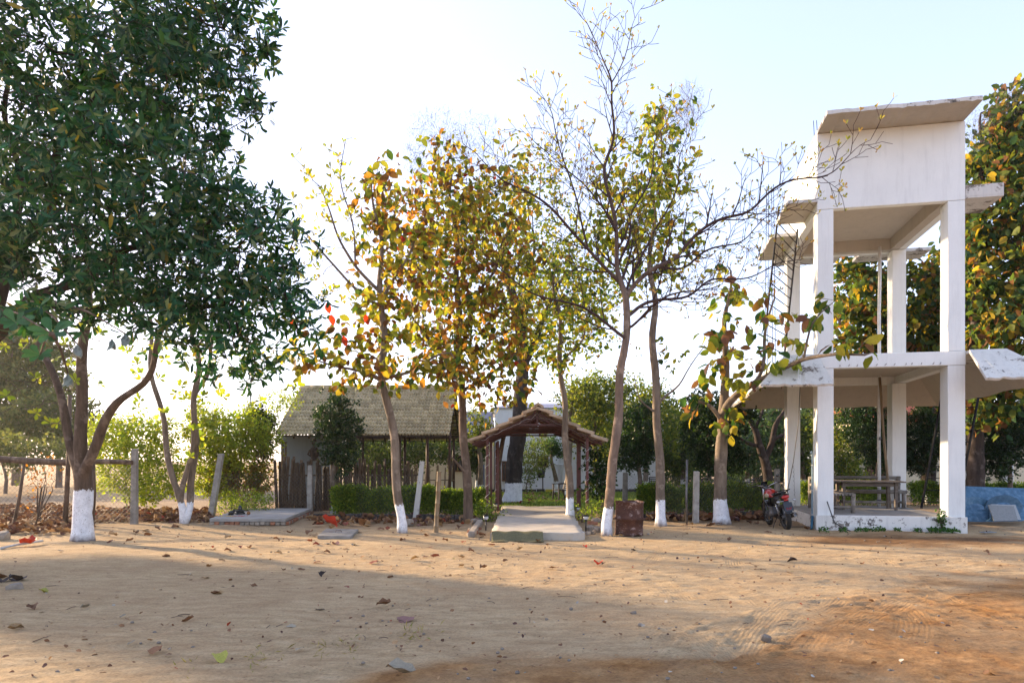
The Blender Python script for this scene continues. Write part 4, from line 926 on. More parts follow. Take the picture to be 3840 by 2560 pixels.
# limp grey-green leaves and a low whorl hanging from the same tree
def whorl(root, c, ax, n, size, tpl, pal, mat, spread=1.0, droop=.2):
    ax = np.array(ax, float); ax /= np.linalg.norm(ax); x = unit(np.cross(ax, [.1,.9,.2])); y = np.cross(ax, x); a = np.arange(n)*2*PI/n+U(-.25,.25,n)
    rad = np.cos(a)[:,None]*x+np.sin(a)[:,None]*y; d = unit(rad*spread+ax*.5+np.array([0,0,-droop])); nr = unit(ax-rad*.3); sz = U(size[0], size[1], n); _, ids = pick(pal, n)
    leaf_objects(root, tpl, np.repeat(np.array([c], float), n, 0), d, nr, sz, ids, pal, mat, range(n))
for px, py, D, s in ((195,1250,6.4,.22),(150,1330,7.4,.20),(60,1210,7,.20)): whorl(t, at(px,py,D), (.1,-.6,.5), 8, (s*.7,s), 'obov', [(.03,.11,.04,1),(.05,.14,.05,1)], M['leafdark'])
for px, py, D in ((290,1290,7.2),(470,1250,7.6),(255,1400,6.8),(420,1270,7.5)): whorl(t, at(px,py,D), (0,0,-1), 7, (.10,.17), 'mid', [(.20,.24,.20,1),(.27,.30,.26,1)], M['dryleaf'], .35, .9)
m = MB()
for a, b in (((-40,1150,8.5),(195,1250,6.2)),((-40,1150,8.5),(60,1210,7)),((195,1250,6.2),(150,1330,7.4)),((120,1130,8.3),(290,1290,7.2)),((200,1130,8.3),(470,1250,7.6)),((195,1250,6.2),(255,1400,6.8))):
    p, q = at(*a), at(*b); m.tube([p, p.lerp(q,.5)+Vector((0,0,.06)), q], [.018,.012,.007], 6)
m.build('low_twig', M['bark'], t, True, kind='stuff')
# whitewashed tree at the left
tree('almond_tree', 'stout forked tree with whitewashed foot beside the log rail at the left',
  [[(310,2026,13.9,0.246),(312,1990,13.9,0.201),(306,1850,13.9,0.143),(305,1740,13.9,0.135),(300,1560,13.9,0.115),(312,1400,13.9,0.107),(318,1200,13.9,0.090),(330,1000,13.9,0.066)],
   [(296,1790,13.9,0.098),(262,1640,14.0,0.086),(215,1480,14.1,0.074),(165,1360,14.2,0.061),(110,1250,14.3,0.045)],
   [(335,1800,13.8,0.107),(352,1690,13.7,0.102),(372,1590,13.7,0.094),(470,1500,13.6,0.070),(550,1400,13.5,0.061),(600,1290,13.4,0.053),(660,1180,13.3,0.041)],
   [(340,2000,14.15,0.066),(345,1850,14.1,0.061),(350,1700,14.0,0.049)]],
  [(150,1370,230,190,14,1.8,60),(420,1300,260,160,13.8,1.8,60),(100,1500,160,130,14.2,1.2,30),(480,1200,260,130,13.6,1.5,40)],
  [dict(tpl='obov', pal=YG, size=(.10,.19), per=6, mode='whorl', tips=True, prob=.9, parts=200, droop=-.5, jit=.005, thr=.02)],
  barkmat('bark_left', (.15,.105,.075), (.05,.035,.025), 1.02), step=.17, infl=2.2, kill=.35, up=.03, wob=.2, r0=.007)
tree('almond_tree', 'slender twin-stemmed tree with both feet whitewashed, left of the shrine slab',
  [[(688,1968,17.3,.10),(682,1900,17.3,.085),(655,1790,17.3,.075),(615,1640,17.3,.07),(590,1480,17.3,.062),(572,1330,17.3,.055),(555,1200,17.3,.04)],
   [(712,1968,17.35,.10),(712,1900,17.4,.085),(728,1700,17.4,.08),(733,1560,17.4,.075),(738,1400,17.4,.07),(725,1280,17.4,.05),(730,1150,17.4,.035)],
   [(735,1520,17.4,.06),(770,1380,17.4,.05),(800,1300,17.3,.045),(850,1180,17.2,.03)], [(684,1880,17.3,.07),(705,1760,17.2,.065),(722,1600,17.2,.05)]],
  [(640,1430,230,170,17.3,1.8,45),(830,1450,200,170,17.3,1.5,45),(700,1600,190,130,17.3,1.2,30),(1000,1450,180,120,17,1.2,25)],
  dict(tpl='obov', pal=YG, size=(.12,.22), per=6, mode='whorl', tips=True, parts=200, droop=-.5, jit=.005, thr=.02),
  None, white=.56, step=.18, infl=2.5, kill=.4, wob=.2, r0=.006)
# autumn trees
ta = tree('autumn_tree', 'young yellow-leaved tree with thin leaning trunk and white foot before the pavilion',
  [[(1508,1998,15.3,.125),(1507,1960,15.3,.105),(1497,1880,15.3,.10),(1480,1700,15.3,.095),(1460,1540,15.3,.088),(1438,1430,15.3,.085),(1432,1250,15.3,.075),(1434,1080,15.3,.065),(1420,900,15.3,.04),(1400,700,15.3,.02)],
   [(1434,1090,15.3,.045),(1340,990,15.2,.035),(1260,880,15.1,.025),(1190,700,15,.014)], [(1434,1130,15.3,.04),(1330,1080,15,.03),(1220,960,14.9,.022),(1130,850,14.8,.012)],
   [(1438,1430,15.3,.05),(1330,1390,15,.03),(1200,1340,14.8,.018),(1100,1310,14.7,.01)], [(1434,1130,15.3,.04),(1500,1010,15.4,.03),(1560,900,15.4,.02)], [(1440,1420,15.3,.045),(1560,1360,15,.03),(1700,1330,14.8,.02)],
   [(1340,990,15.2,.025),(1290,700,15.3,.015),(1285,520,15.3,.008)]],
  [(1220,760,150,240,15,1.2,130),(1420,800,160,240,15.3,1.3,130),(1380,1200,180,160,15.2,1.3,80),(1400,1390,230,90,15,1.2,110),(1560,1000,150,250,15.4,1.3,110),(1150,1000,130,170,14.8,.8,70),(1130,1330,120,90,14.7,.6,40),(1300,560,60,80,15.2,.4,10),(1650,1380,170,90,15,1,70)],
  [dict(tpl='broad', pal=AUT, size=(.13,.26), per=3, rep=2, rj=.14, thr=.012, prob=.62, parts=300, droop=.65, out=.3, jit=.05, clump=.2, where=lambda u, v: (v > 1150) | (u > 1360)),
   dict(tpl='obov', pal=YG[:2]+AUT[:2], size=(.09,.17), per=3, mode='whorl', thr=.012, prob=.6, droop=-1.0, jit=.01, parts=120, where=lambda u, v: (v <= 1150) & (u <= 1360))],
  None, white=.63, step=.16, infl=1.6, kill=.3, wob=.16, r0=.0065)
for px_, py_, D_ in ((1370,1178,14.7),(1287,1258,14.6),(1225,1135,14.6),(1095,1195,14.5),(1240,1180,14.7)):
    leaf_objects(ta, 'broad', np.array([at(px_,py_,D_)]), np.array([[.3,-.2,-.9]]), np.array([[.2,-.9,.2]]), np.array([.24]), [0], [(.62,.06,.025,1)], M['leaf'], [0])
tb_ = tree('autumn_tree', 'bushy golden and rust-leaved tree with plain brown trunk beside the arbour',
  [[(1756,1957,18,.15),(1756,1900,18,.12),(1748,1750,18,.115),(1737,1600,18,.105),(1722,1400,18,.10),(1716,1250,18,.09),(1720,1050,18,.07),(1700,850,18,.05),(1690,650,18,.025)],
   [(1722,1420,18,.06),(1640,1310,17.8,.045),(1560,1200,17.6,.03)], [(1718,1250,18,.06),(1800,1120,18,.045),(1860,980,18,.03)], [(1737,1480,18,.05),(1840,1400,17.8,.035),(1930,1330,17.6,.02)], [(1750,1780,18,.04),(1715,1735,17.9,.035),(1690,1700,17.8,.02)]],
  [(1670,740,170,200,18,1.7,150),(1820,900,230,230,18.2,1.8,250),(1560,900,130,200,17.8,1.5,110),(1640,1050,190,210,18,1.6,180),(1830,1200,190,190,17.8,1.6,190),(1680,1290,200,120,17.6,1.4,120),(1850,1450,150,110,17.2,1.2,90),(1900,760,130,170,18.3,1.2,80)],
  [dict(tpl='broad', pal=AUT, size=(.12,.24), per=3, rep=3, rj=.24, thr=.012, prob=.52, parts=300, droop=.6, out=.3, jit=.06, clump=.25)],
  M['bark'], step=.17, infl=1.5, kill=.3, wob=.16, r0=.0065)
panicles(tb_, [(1640,540,130,110,18.5,1.2,1500),(1790,560,110,120,18.5,1.2,900),(1560,640,60,100,18.5,.8,400)])
to = tree('old_tree', 'thick black-barked old tree with whitewashed foot on the lawn behind the arbour',
  [[(1922,1892,25.6,.44),(1924,1870,25.6,.36),(1926,1790,25.6,.30),(1934,1690,25.6,.31),(1950,1600,25.6,.31),(1948,1500,25.6,.26),(1962,1380,25.6,.22),(1955,1240,25.6,.24),(1920,1100,25.6,.17),(1880,960,25.6,.12)],
   [(1952,1650,25.6,.20),(1972,1612,25.6,.14),(1984,1580,25.5,.10)], [(1962,1380,25.6,.16),(2020,1250,25.6,.12),(2060,1120,25.6,.08),(2150,1000,25.6,.05)], [(1955,1240,25.6,.14),(1990,1080,25.8,.09),(2000,900,26,.05)]],
  [(1900,930,230,270,26,3,300),(2100,1010,210,240,26,3,260),(2020,1250,220,120,26,2.5,150),(2250,1150,150,190,26,2,120),(1960,700,150,150,26,2,80)],
  [dict(tpl='mid', pal=AUTG, size=(.12,.22), per=5, rep=3, rj=.4, thr=.014, prob=.7, droop=.4, jit=.12, parts=0, clump=.2)],
  barkmat('charred_bark', (.05,.042,.038), (.012,.011,.01), .80), step=.26, infl=2.4, kill=.45, r0=.009)
for k, (px, py) in enumerate(((1890,1560),(1868,1640))): pass
m = MB(); m.tube([at(1873,1895,23.8), at(1868,1750,23.8), at(1885,1650,23.8), at(1900,1600,23.8)], [.10,.085,.075,.05], 8, wob=.08); props(m.build('dead_tree', M['bark'], None), 'brown curved bare tree trunk rising just behind the left arbour posts', 'tree')
tree('slim_tree', 'slim leaning tree with a white foot growing through the path edge under the arbour',
  [[(2140,1948,18.8,.14),(2139,1900,18.8,.11),(2130,1750,18.8,.10),(2120,1600,18.8,.085),(2108,1450,18.8,.075),(2104,1330,18.8,.07),(2090,1200,18.8,.05),(2080,1000,18.8,.03)],
   [(2106,1390,18.8,.04),(2170,1290,18.8,.03),(2210,1180,18.8,.02)]],
  [(2090,1080,140,200,18.8,1.4,120),(2190,1180,120,150,18.8,1.3,70),(2050,1330,110,100,18.5,1,30)],
  [dict(tpl='broad', pal=AUTG, size=(.10,.20), per=3, rep=3, rj=.2, thr=.012, prob=.7, droop=.5, jit=.05, parts=150)], None, white=.6, step=.17, infl=1.6, kill=.3, r0=.0065)
# bare tree in the middle
BUD = [(.42,.36,.08,3),(.40,.25,.12,2),(.28,.30,.06,2)]
td = tree('bare_tree', 'nearly leafless spreading tree with budding twigs and white foot beside the drum',
  [[(2275,2005,14.9,0.1333),(2274,1960,14.9,0.1161),(2284,1860,14.9,0.1075),(2303,1720,14.9,0.0989),(2311,1618,14.9,0.1032),(2322,1500,14.9,0.0903),(2335,1350,14.9,0.0860),(2345,1200,14.9,0.0791),(2359,1110,14.9,0.0731),(2320,1000,14.9,0.0516),(2296,860,14.9,0.0430),(2285,740,14.9,0.0387),(2275,640,14.9,0.0344),(2297,450,14.9,0.0258),(2307,306,14.9,0.0206),(2244,191,14.9,0.0120),(2155,10,14.9,0.0052)],
   [(2307,306,14.9,0.0138),(2345,172,14.9,0.0103),(2420,20,14.9,0.0052)],
   [(2340,1060,14.9,0.0430),(2215,918,14.7,0.0327),(2072,785,14.4,0.0258),(1900,680,14.2,0.0172),(1790,560,14.1,0.0069)],
   [(2215,918,14.7,0.0258),(2170,800,14.6,0.0215),(2130,660,14.5,0.0172),(2080,420,14.4,0.0103),(2010,320,14.4,0.0052)],
   [(2350,1272,14.9,0.0387),(2187,1167,14.5,0.0258),(1996,1081,14.2,0.0172),(1850,990,14,0.0103),(1760,900,13.9,0.0052)],
   [(2359,1110,14.9,0.0559),(2450,1010,14.8,0.0473),(2560,930,14.6,0.0387),(2713,823,14.4,0.0310),(2933,708,14.1,0.0206),(3096,641,13.9,0.0120),(3270,540,13.8,0.0052)],
   [(2355,1180,14.9,0.0430),(2512,1120,15.2,0.0301),(2665,1062,15.5,0.0224),(2850,1020,15.8,0.0138),(3020,960,15.9,0.0069)],
   [(2450,1010,14.8,0.0301),(2600,985,15,0.0258),(2700,930,15.2,0.0189),(2850,850,15.3,0.0120),(3010,740,15.3,0.0060)],
   [(2359,1110,14.9,0.0344),(2400,950,15,0.0275),(2500,800,15.2,0.0206),(2570,560,15.3,0.0103),(2590,400,15.3,0.0052)],
   [(2320,1000,14.9,0.0301),(2370,820,15.3,0.0241),(2450,600,15.6,0.0138),(2520,380,15.7,0.0060)],
   [(2296,860,14.9,0.0258),(2200,700,15.2,0.0172),(2060,560,15.4,0.0112),(1960,480,15.4,0.0052)],
   [(2365,1230,14.9,0.0344),(2420,1180,14.5,0.0258),(2560,1090,14.1,0.0172),(2700,1060,13.9,0.0086)]],
  [(2310,300,10,10,14.9,.1,1)],
  [dict(tpl='obov', pal=BUD, size=(.06,.12), per=3, mode='whorl', tips=True, droop=-1.2, jit=.004, thr=.02, prob=.7, parts=250)],
  twigbark('bare_bark', .60), step=.12, infl=1.5, kill=.17, wob=.17, up=.14, iters=0, r0=.0065, side=True)
te = tree('tall_tree', 'tall straight thin tree with leafy green-gold top and white foot, right of the drum',
  [[(2478,1967,17.2,.17),(2478,1930,17.2,.125),(2476,1800,17.2,.115),(2466,1600,17.2,.105),(2458,1450,17.2,.10),(2451,1300,17.2,.09),(2450,1100,17.3,.07),(2440,850,17.4,.05),(2470,600,17.5,.03),(2480,400,17.5,.015)],
   [(2470,1530,17.2,.035),(2560,1420,17.2,.02),(2640,1300,17.1,.01)], [(2464,1560,17.2,.03),(2400,1500,17.1,.018),(2370,1400,17,.008)]],
  [(2400,760,170,230,17.7,1.6,230),(2480,480,95,150,17.6,1,90),(2530,700,80,190,17.6,1,90),(2290,640,70,100,17.6,.8,30),(2470,950,170,120,17.5,1.3,80),(2300,880,120,140,17.5,1.2,70),(2570,1330,80,100,17.2,.6,8)],
  [dict(tpl='broad', pal=AUTG, size=(.12,.22), per=3, rep=2, rj=.16, thr=.012, prob=.75, parts=260, droop=.6, jit=.05, clump=.2)], None, white=.63, step=.17, infl=1.6, kill=.3, r0=.0065)
panicles(te, [(2570,430,70,110,17.8,.8,900),(2200,620,60,80,18,.7,250),(2350,480,50,80,18,.5,200)])
tf = tree('teak_tree', 'large-leaved young teak with sturdy white-footed trunk reaching a bough before the tower',
  [[(2706,1962,17.7,.27),(2704,1935,17.7,.20),(2700,1860,17.7,.165),(2704,1700,17.7,.155),(2712,1560,17.7,.14),(2722,1430,17.7,.11),(2715,1300,17.7,.08),(2725,1150,17.7,.05),(2740,1020,17.7,.025)],
   [(2706,1640,17.7,.10),(2700,1560,17.5,.09),(2740,1510,17.2,.09),(2830,1430,16.6,.075),(2900,1380,16,.06),(3000,1340,15,.045),(3120,1330,14,.03),(3230,1340,13.2,.02)],
   [(2703,1580,17.5,.06),(2660,1510,17.3,.05),(2600,1490,17.1,.03)], [(2830,1430,16.6,.05),(2880,1250,16.5,.035),(2900,1120,16.4,.02)], [(3000,1340,15,.03),(3060,1220,14.6,.02),(3130,1130,14.4,.01)]],
  [(2730,1110,90,150,17.6,.9,50),(2690,1300,110,150,17.5,.9,60),(2860,1200,150,130,16.5,.9,70),(3020,1200,130,100,14.8,.7,40),(3180,1300,140,60,13.4,.4,26),(2610,1520,80,80,17,.5,24),(2740,1590,90,70,17.1,.5,24),(2800,1400,130,80,16.7,.8,45),(2960,1340,100,60,15.4,.5,26)],
  [dict(tpl='broad', pal=TEAK, size=(.18,.36), per=2, thr=.013, prob=.85, parts=300, droop=.9, out=.25, jit=.05)], None, white=.62, step=.18, infl=1.6, kill=.33, r0=.006, wob=.18)
# big teak trees on the right
def teak(label, px, D, r_, top, lobes, seed=0, per=3, parts=220):
    b = HY+FPX*CH/D
    return tree('teak_tree', label, [[(px,b,D,r_),(px+4,b-200,D,r_*.85),(px-6,b-500,D,r_*.7),(px+10,(b+top)/2,D,r_*.55),(px+25,top+150,D,r_*.25),(px+30,top,D,r_*.1)]], lobes,
      dict(tpl='broad', pal=TEAKR, size=(.2,.36), per=per, rep=4, rj=.2, thr=.014, prob=.9, parts=parts, droop=.6, jit=.1, clump=.3), M['darkbark'], step=.24, infl=2.0, kill=.38, r0=.008)
tr_ = teak('tall dense teak with gold-green leaves rising past the tower at the right edge', 3655, 23.5, .32, 420, [(3790,560,130,170,23,1.6,170),(3700,720,100,200,23.3,1.5,170),(3800,900,170,220,23,2,260),(3700,1120,110,170,23.2,1.6,170),(3800,1290,180,160,22.6,2,230),(3640,1380,100,90,23,1.3,80),(3850,420,120,130,23,1.4,120),(3720,1500,160,90,22.8,1.5,120),(3660,900,80,150,23.4,1.2,110)])
panicles(tr_, [(3790,420,110,90,23,1.5,1800),(3650,520,50,100,23,1,600)])
teak('broad teak filling the gap between the tower columns behind the pipes', 3480, 26.5, .28, 960, [(3420,1130,170,150,26.5,2.2,200),(3250,1130,130,130,26.8,1.8,150),(3530,1250,130,170,26,1.8,160),(3300,1330,150,120,26.8,1.8,140),(3440,1400,150,110,26.4,1.8,140),(3200,1010,90,70,26.8,1.3,60),(3560,1080,100,160,26,1.4,120),(3180,1300,90,140,26.8,1.4,100)], parts=160)
# dark clipped fig trees
def fig(label, px, D, lobes, wh=.5, per=13, size=(.07,.12), pal=FIC, stem=None, name='fig_tree', group=None, n=1):
    b = HY+FPX*CH/D; c = lobes[0]
    return tree(name, label, [stem or [(px,b,D,.10),(px+5,b-60,D,.085),((px+c[0])/2,(b+c[1])/2,D,.07),(c[0],c[1]+c[3]*.3,D,.05),(c[0],c[1]-c[3]*.3,D,.02)]], lobes,
      dict(tpl='tiny', pal=pal, size=size, per=per, rep=4, rj=.12, thr=.02, droop=.35, jit=.05, mat=M['leafdark'] if pal is FIC else M['leaf'], clump=.2, out=.2), None, white=wh, step=.17, infl=1.5, kill=.25, r0=.006, group=group, cat='tree', iters=40)
fig('dark green column of clipped fig in front of the pavilion roof', 1248, 20.8, [(1268,1590,92,95,20.8,.75,330),(1280,1690,80,70,20.7,.6,170),(1265,1520,60,45,20.8,.5,90),(1230,1650,50,60,20.7,.4,60),(1320,1600,35,70,20.7,.4,50)], .35)
fig('dark rounded fig tree in the gap right of the bare central tree', 2395, 23.5, [(2385,1620,85,100,23.5,1.0,300),(2370,1700,90,70,23.5,1,180),(2400,1550,60,50,23.5,.7,80)])
fig('dark wide fig tree hanging behind the white-footed teak trunk', 2660, 22, [(2650,1610,95,100,22,1.1,320),(2700,1700,110,80,22,1,240),(2740,1560,80,90,22.2,.9,150),(2620,1530,60,60,22,.8,90)])
fig('black-green fig tree behind the table under the tower', 3290, 26, [(3290,1620,110,120,26,1.3,340),(3230,1560,90,60,26,1,120),(3330,1720,80,60,26,1,120)])
fig('dark fig tree seen past the pipes and ladder in the tower', 3480, 25.5, [(3470,1620,95,120,25.5,1.2,300),(3440,1720,90,60,25.5,1,140)])
fig('dark glossy fig tree at the far right behind the blue slabs', 3790, 24, [(3770,1640,110,130,24,1.3,380),(3840,1560,100,100,24,1.2,200),(3720,1730,70,60,24,1,100)])
fig('small round-headed garden tree by the white house corner', 2078, 33.5, [(2068,1670,38,32,33.5,.55,140),(2085,1690,30,22,33.5,.4,50)], .62, size=(.08,.14), pal=[(.05,.12,.06,1),(.09,.17,.07,1)], stem=[(2088,1852,33.5,.14),(2084,1790,33.5,.11),(2072,1740,33.5,.09),(2070,1700,33.5,.06),(2070,1670,33.5,.04)])
fig('trimmed dark garden tree with white foot left of the annexe door', 1788, 32.5, [(1788,1670,50,60,32.5,.9,170),(1770,1730,35,40,32.5,.6,60)], .7, size=(.09,.16), pal=FAR)
tree('frangipani_tree', 'gnarled leafless dark tree with forked boughs behind the motorcycle',
  [[(2885,1892,24,.20),(2882,1800,24,.17),(2868,1720,24,.15),(2845,1670,24,.13),(2838,1610,24,.11),(2815,1570,24,.08),(2780,1530,24,.05),(2750,1500,24,.03)], [(2870,1720,24,.11),(2900,1660,24,.10),(2905,1600,24,.085),(2925,1550,24,.06),(2960,1500,24,.04)],
   [(2845,1670,24,.08),(2800,1655,23.8,.06),(2750,1640,23.6,.04),(2720,1600,23.6,.02)], [(2900,1660,24,.07),(2940,1630,24,.05),(2980,1600,24,.03)], [(2838,1610,24,.06),(2860,1560,24,.05),(2855,1500,24,.03)]],
  [(2780,1530,90,70,24,1,40),(2930,1530,90,60,24,1,40),(2860,1500,80,50,24,1,30)],
  dict(tpl='obov', pal=[(.3,.14,.06,1),(.16,.2,.05,1)], size=(.08,.14), per=2, tips=True, prob=.2, mode='whorl', thr=.03), M['darkbark'], step=.18, infl=1.6, kill=.3, r0=.008, wob=.22)
# leafy middle-distance trees
def leafy(label, px, D, lobes, pal=FAR, size=(.12,.2), per=8, r_=.16, group='garden trees beyond the fences', wh=.6, name='garden_tree', tpl='tiny', step=None, prob=1):
    b = HY+FPX*CH/D; c = lobes[0]; step = step or D*.0095
    return tree(name, label, [[(px,b,D,r_),(px+4,(b*2+c[1])/3,D,r_*.75),(c[0],c[1]+c[3]*.4,D,r_*.5),(c[0],c[1]-c[3]*.5,D,r_*.2)]], lobes,
      dict(tpl=tpl, pal=pal, size=size, per=per, rep=4, rj=D*.008, thr=.05, droop=.3, jit=D*.004, clump=.25, out=.2, prob=prob), None, white=wh, step=step, infl=step*8, kill=step*1.7, r0=.012, group=group, iters=35)
PY_ = [(.24,.26,.05,3),(.15,.2,.05,3),(.08,.13,.04,2)]
leafy('yellow-green loose tree rising behind the arbour ridge', 2230, 31, [(2230,1520,110,110,31,2,170),(2300,1470,80,80,31,1.8,110),(2170,1580,60,80,31,1.4,70),(2290,1640,70,100,31,1.8,110)], PY_, (.14,.22), 9)
leafy('light green tree behind the central bare trunk by the white house', 2420, 34, [(2420,1500,90,70,34,2,110),(2480,1600,90,110,34,2,160),(2350,1560,70,80,34,2,90)], PY_, (.14,.24), 9)
leafy('feathery shaded tree between the tall thin tree and the teak', 2560, 38, [(2560,1590,100,110,38,2.5,200),(2500,1690,70,70,38,2,90),(2600,1690,80,80,38,2,110)], FAR, (.15,.26), 9)
leafy('blue-green drooping tree behind the leafless frangipani', 2800, 40, [(2800,1640,120,100,40,3,220),(2900,1600,110,110,40,3,200),(2760,1720,90,60,40,2.5,110)], [(.07,.13,.08,3),(.10,.17,.09,2)], (.18,.3), 9)
leafy('green tree between the motorcycle and the rear tower column', 3010, 38, [(3010,1650,90,130,38,2.5,200),(3060,1560,80,60,38,2,90)], FAR, (.15,.25), 9)
leafy('sunlit yellow-green tree seen under the tower behind the table', 3150, 32, [(3150,1700,90,110,32,2,200),(3120,1600,80,70,32,1.6,110),(3200,1790,90,50,32,1.6,90)], PY_, (.13,.2), 9)
leafy('distant round tree closing the garden behind the hedge', 2690, 52, [(2690,1610,130,90,52,4,160),(2560,1650,100,70,52,3,100)], FAR, (.25,.4), 8)
leafy('distant tree behind the tower and the motorcycle', 2980, 54, [(3000,1600,160,100,54,4,190),(3180,1620,120,90,54,4,130)], FAR, (.25,.4), 8)
leafy('grey-green tree behind the pavilion posts', 1480, 33, [(1430,1690,120,90,33,2.5,180),(1540,1680,110,80,33,2.2,150),(1350,1700,80,60,33,2,80)], FAR, (.12,.2), 10)
leafy('drooping green tree seen between pavilion and arbour', 1690, 34, [(1680,1660,70,80,34,1.8,140),(1630,1690,60,50,34,1.5,70)], FAR, (.14,.24), 9)
leafy('feathery bamboo-like shrub standing on the lawn behind the black trunk', 1975, 32.6, [(2000,1720,55,60,32.6,1.0,120),(2010,1670,50,40,32.6,.9,70),(1980,1790,35,35,32.6,.7,50)], [(.10,.16,.05,1),(.16,.2,.07,1)], (.08,.15), 5, .03, None, 0, 'lawn_shrub', 'tiny', .14, .7)
leafy('thin yellow-green tree before the blue roof between the pavilion and the old tree', 1800, 29, [(1800,1620,60,60,29,1.3,70),(1780,1560,50,40,29,1.1,40)], PY_, (.12,.18), 6)
leafy('leafy tree behind the right half of the arbour roof', 2130, 30.5, [(2140,1500,70,50,30.5,1.5,70),(2200,1440,60,50,30.5,1.4,60)], PY_, (.13,.2), 6)
for k, (px, lb, pl) in enumerate(((2200,'low dense garden tree closing the view left of the central trunk',FAR),(2480,'low dense garden tree filling the gap behind the tall thin trunk',FAR),(2740,'low dense garden tree filling the gap right of the teak trunk',[(.07,.13,.07,3),(.12,.17,.07,2)]),(3000,'low dense garden tree behind the motorcycle and fence corner',FAR),(3300,'low dense garden tree far behind the table',PY_),(3560,'low dense garden tree behind the right tower column',FAR),(1400,'low dense garden tree behind the bamboo screen',FAR))):
    leafy(lb, px, 45+(k % 3)*2, [(px,1730,170,62,46,3,150),(px-60,1660,100,60,46,3,70),(px+70,1780,150,45,45,3,90)], pl, (.2,.34), 9)
HAZ = [(.12,.15,.07,3),(.16,.17,.07,2)]

leafy('tall hazy tree at the left edge beyond the wire fence', 60, 46, [(40,1320,190,170,46,4,240),(150,1400,140,130,46,4,170),(60,1500,170,130,46,4,170),(-90,1450,160,200,46,4,160)], HAZ, (.22,.36), 10, .3, 'hazy trees beyond the left fence', 0)
leafy('second hazy tree, shorter, right of the tallest at the left', 220, 42, [(190,1560,150,90,42,3,170),(280,1610,110,90,42,3,130),(80,1620,110,70,42,3,100)], HAZ, (.2,.3), 10, .2, 'hazy trees beyond the left fence', 0)
leafy('low hazy thicket beyond the wire fence at the left edge', 20, 34, [(0,1680,120,50,34,2.5,110),(150,1690,110,45,34,2.5,110),(-200,1660,150,80,34,3,110)], HAZ, (.14,.22), 8, .1, 'hazy trees beyond the left fence', 0)
# outside the frame at the left: the tree row goes on and shades the yard
leafy('row tree continuing the line of trees outside the left edge', -900, 17.5, [(-900,1150,330,330,17.5,2.2,190),(-600,1200,250,250,17.5,2,110)], DARK, (.22,.34), 9, .2, None, 0, 'broadleaf_tree', 'mid', .28)
# bushes at the left, lit from behind
def bsh(label, lobes, pal, size, per, tpl='tiny', stems=6, prob=1, cat='bush'):
    return bush('garden_bush', label, lobes, dict(tpl=tpl, pal=pal, size=size, per=per, rep=3, rj=.09, thr=.02, droop=.15, jit=.05, clump=.25, out=.3, prob=prob), stems, cat)
bsh('yellow-green bush glowing in low sun behind the concrete fence post', [(470,1740,120,150,20,1.2,260),(560,1640,110,110,20.5,1.2,200),(420,1620,80,90,20.5,1,110),(600,1790,110,100,20,1,150)], YG, (.07,.12), 5)
bsh('taller sunlit bush between the twin-stemmed tree and the pavilion', [(880,1640,140,120,22,1.3,260),(950,1600,70,90,22,1.0,120),(800,1750,120,120,22,1.2,190),(780,1600,110,90,22,1,120)], YG, (.08,.14), 5)
bsh('shaded tangled bush behind the leaning concrete post', [(900,1790,130,90,22.5,1.2,190),(980,1770,50,100,22.5,.8,90)], [(.10,.12,.03,2),(.20,.13,.04,2),(.14,.2,.03,1)], (.07,.13), 5)
bsh('low clipped yellow-green shrub behind the shrine slab', [(880,1885,70,45,20.3,.7,200),(970,1882,65,42,20.3,.7,190)], YG[:1]+HED, (.04,.07), 6)
bsh('dark creeper mass on the left corner of the pavilion', [(975,1570,55,70,22.6,.7,150),(1000,1640,45,60,23.2,.6,60)], FIC, (.07,.12), 7)
bsh('thin yellow vine spilling over the pavilion eave', [(1060,1500,80,50,23.2,.7,90),(1010,1640,50,80,22.2,.5,60)], YG, (.06,.1), 4, prob=.8)
bsh('small bushy plant left of the path under the arbour', [(1840,1940,45,35,18.2,.4,120),(1810,1900,40,35,18.8,.4,90)], HED, (.04,.07), 6)
bsh('bright small shrub beside the solar lamps right of the path', [(2195,1935,38,38,18,.35,130),(2230,1905,40,40,18.6,.4,90)], HED[:2], (.04,.07), 6)
bsh('loose leafy plant between arbour post and the leaning bare trunk', [(2250,1800,60,90,19.6,.6,120),(2230,1720,50,60,19.8,.5,60)], FIC+[(.08,.14,.04,1)], (.09,.15), 3, 'mid')
bsh('dry twiggy orange-leaved sapling at the left behind the wire', [(160,1760,80,60,17.6,.6,60),(110,1850,60,60,17.6,.5,30)], [(.45,.2,.04,1),(.35,.14,.03,1)], (.06,.1), 1, prob=.6)
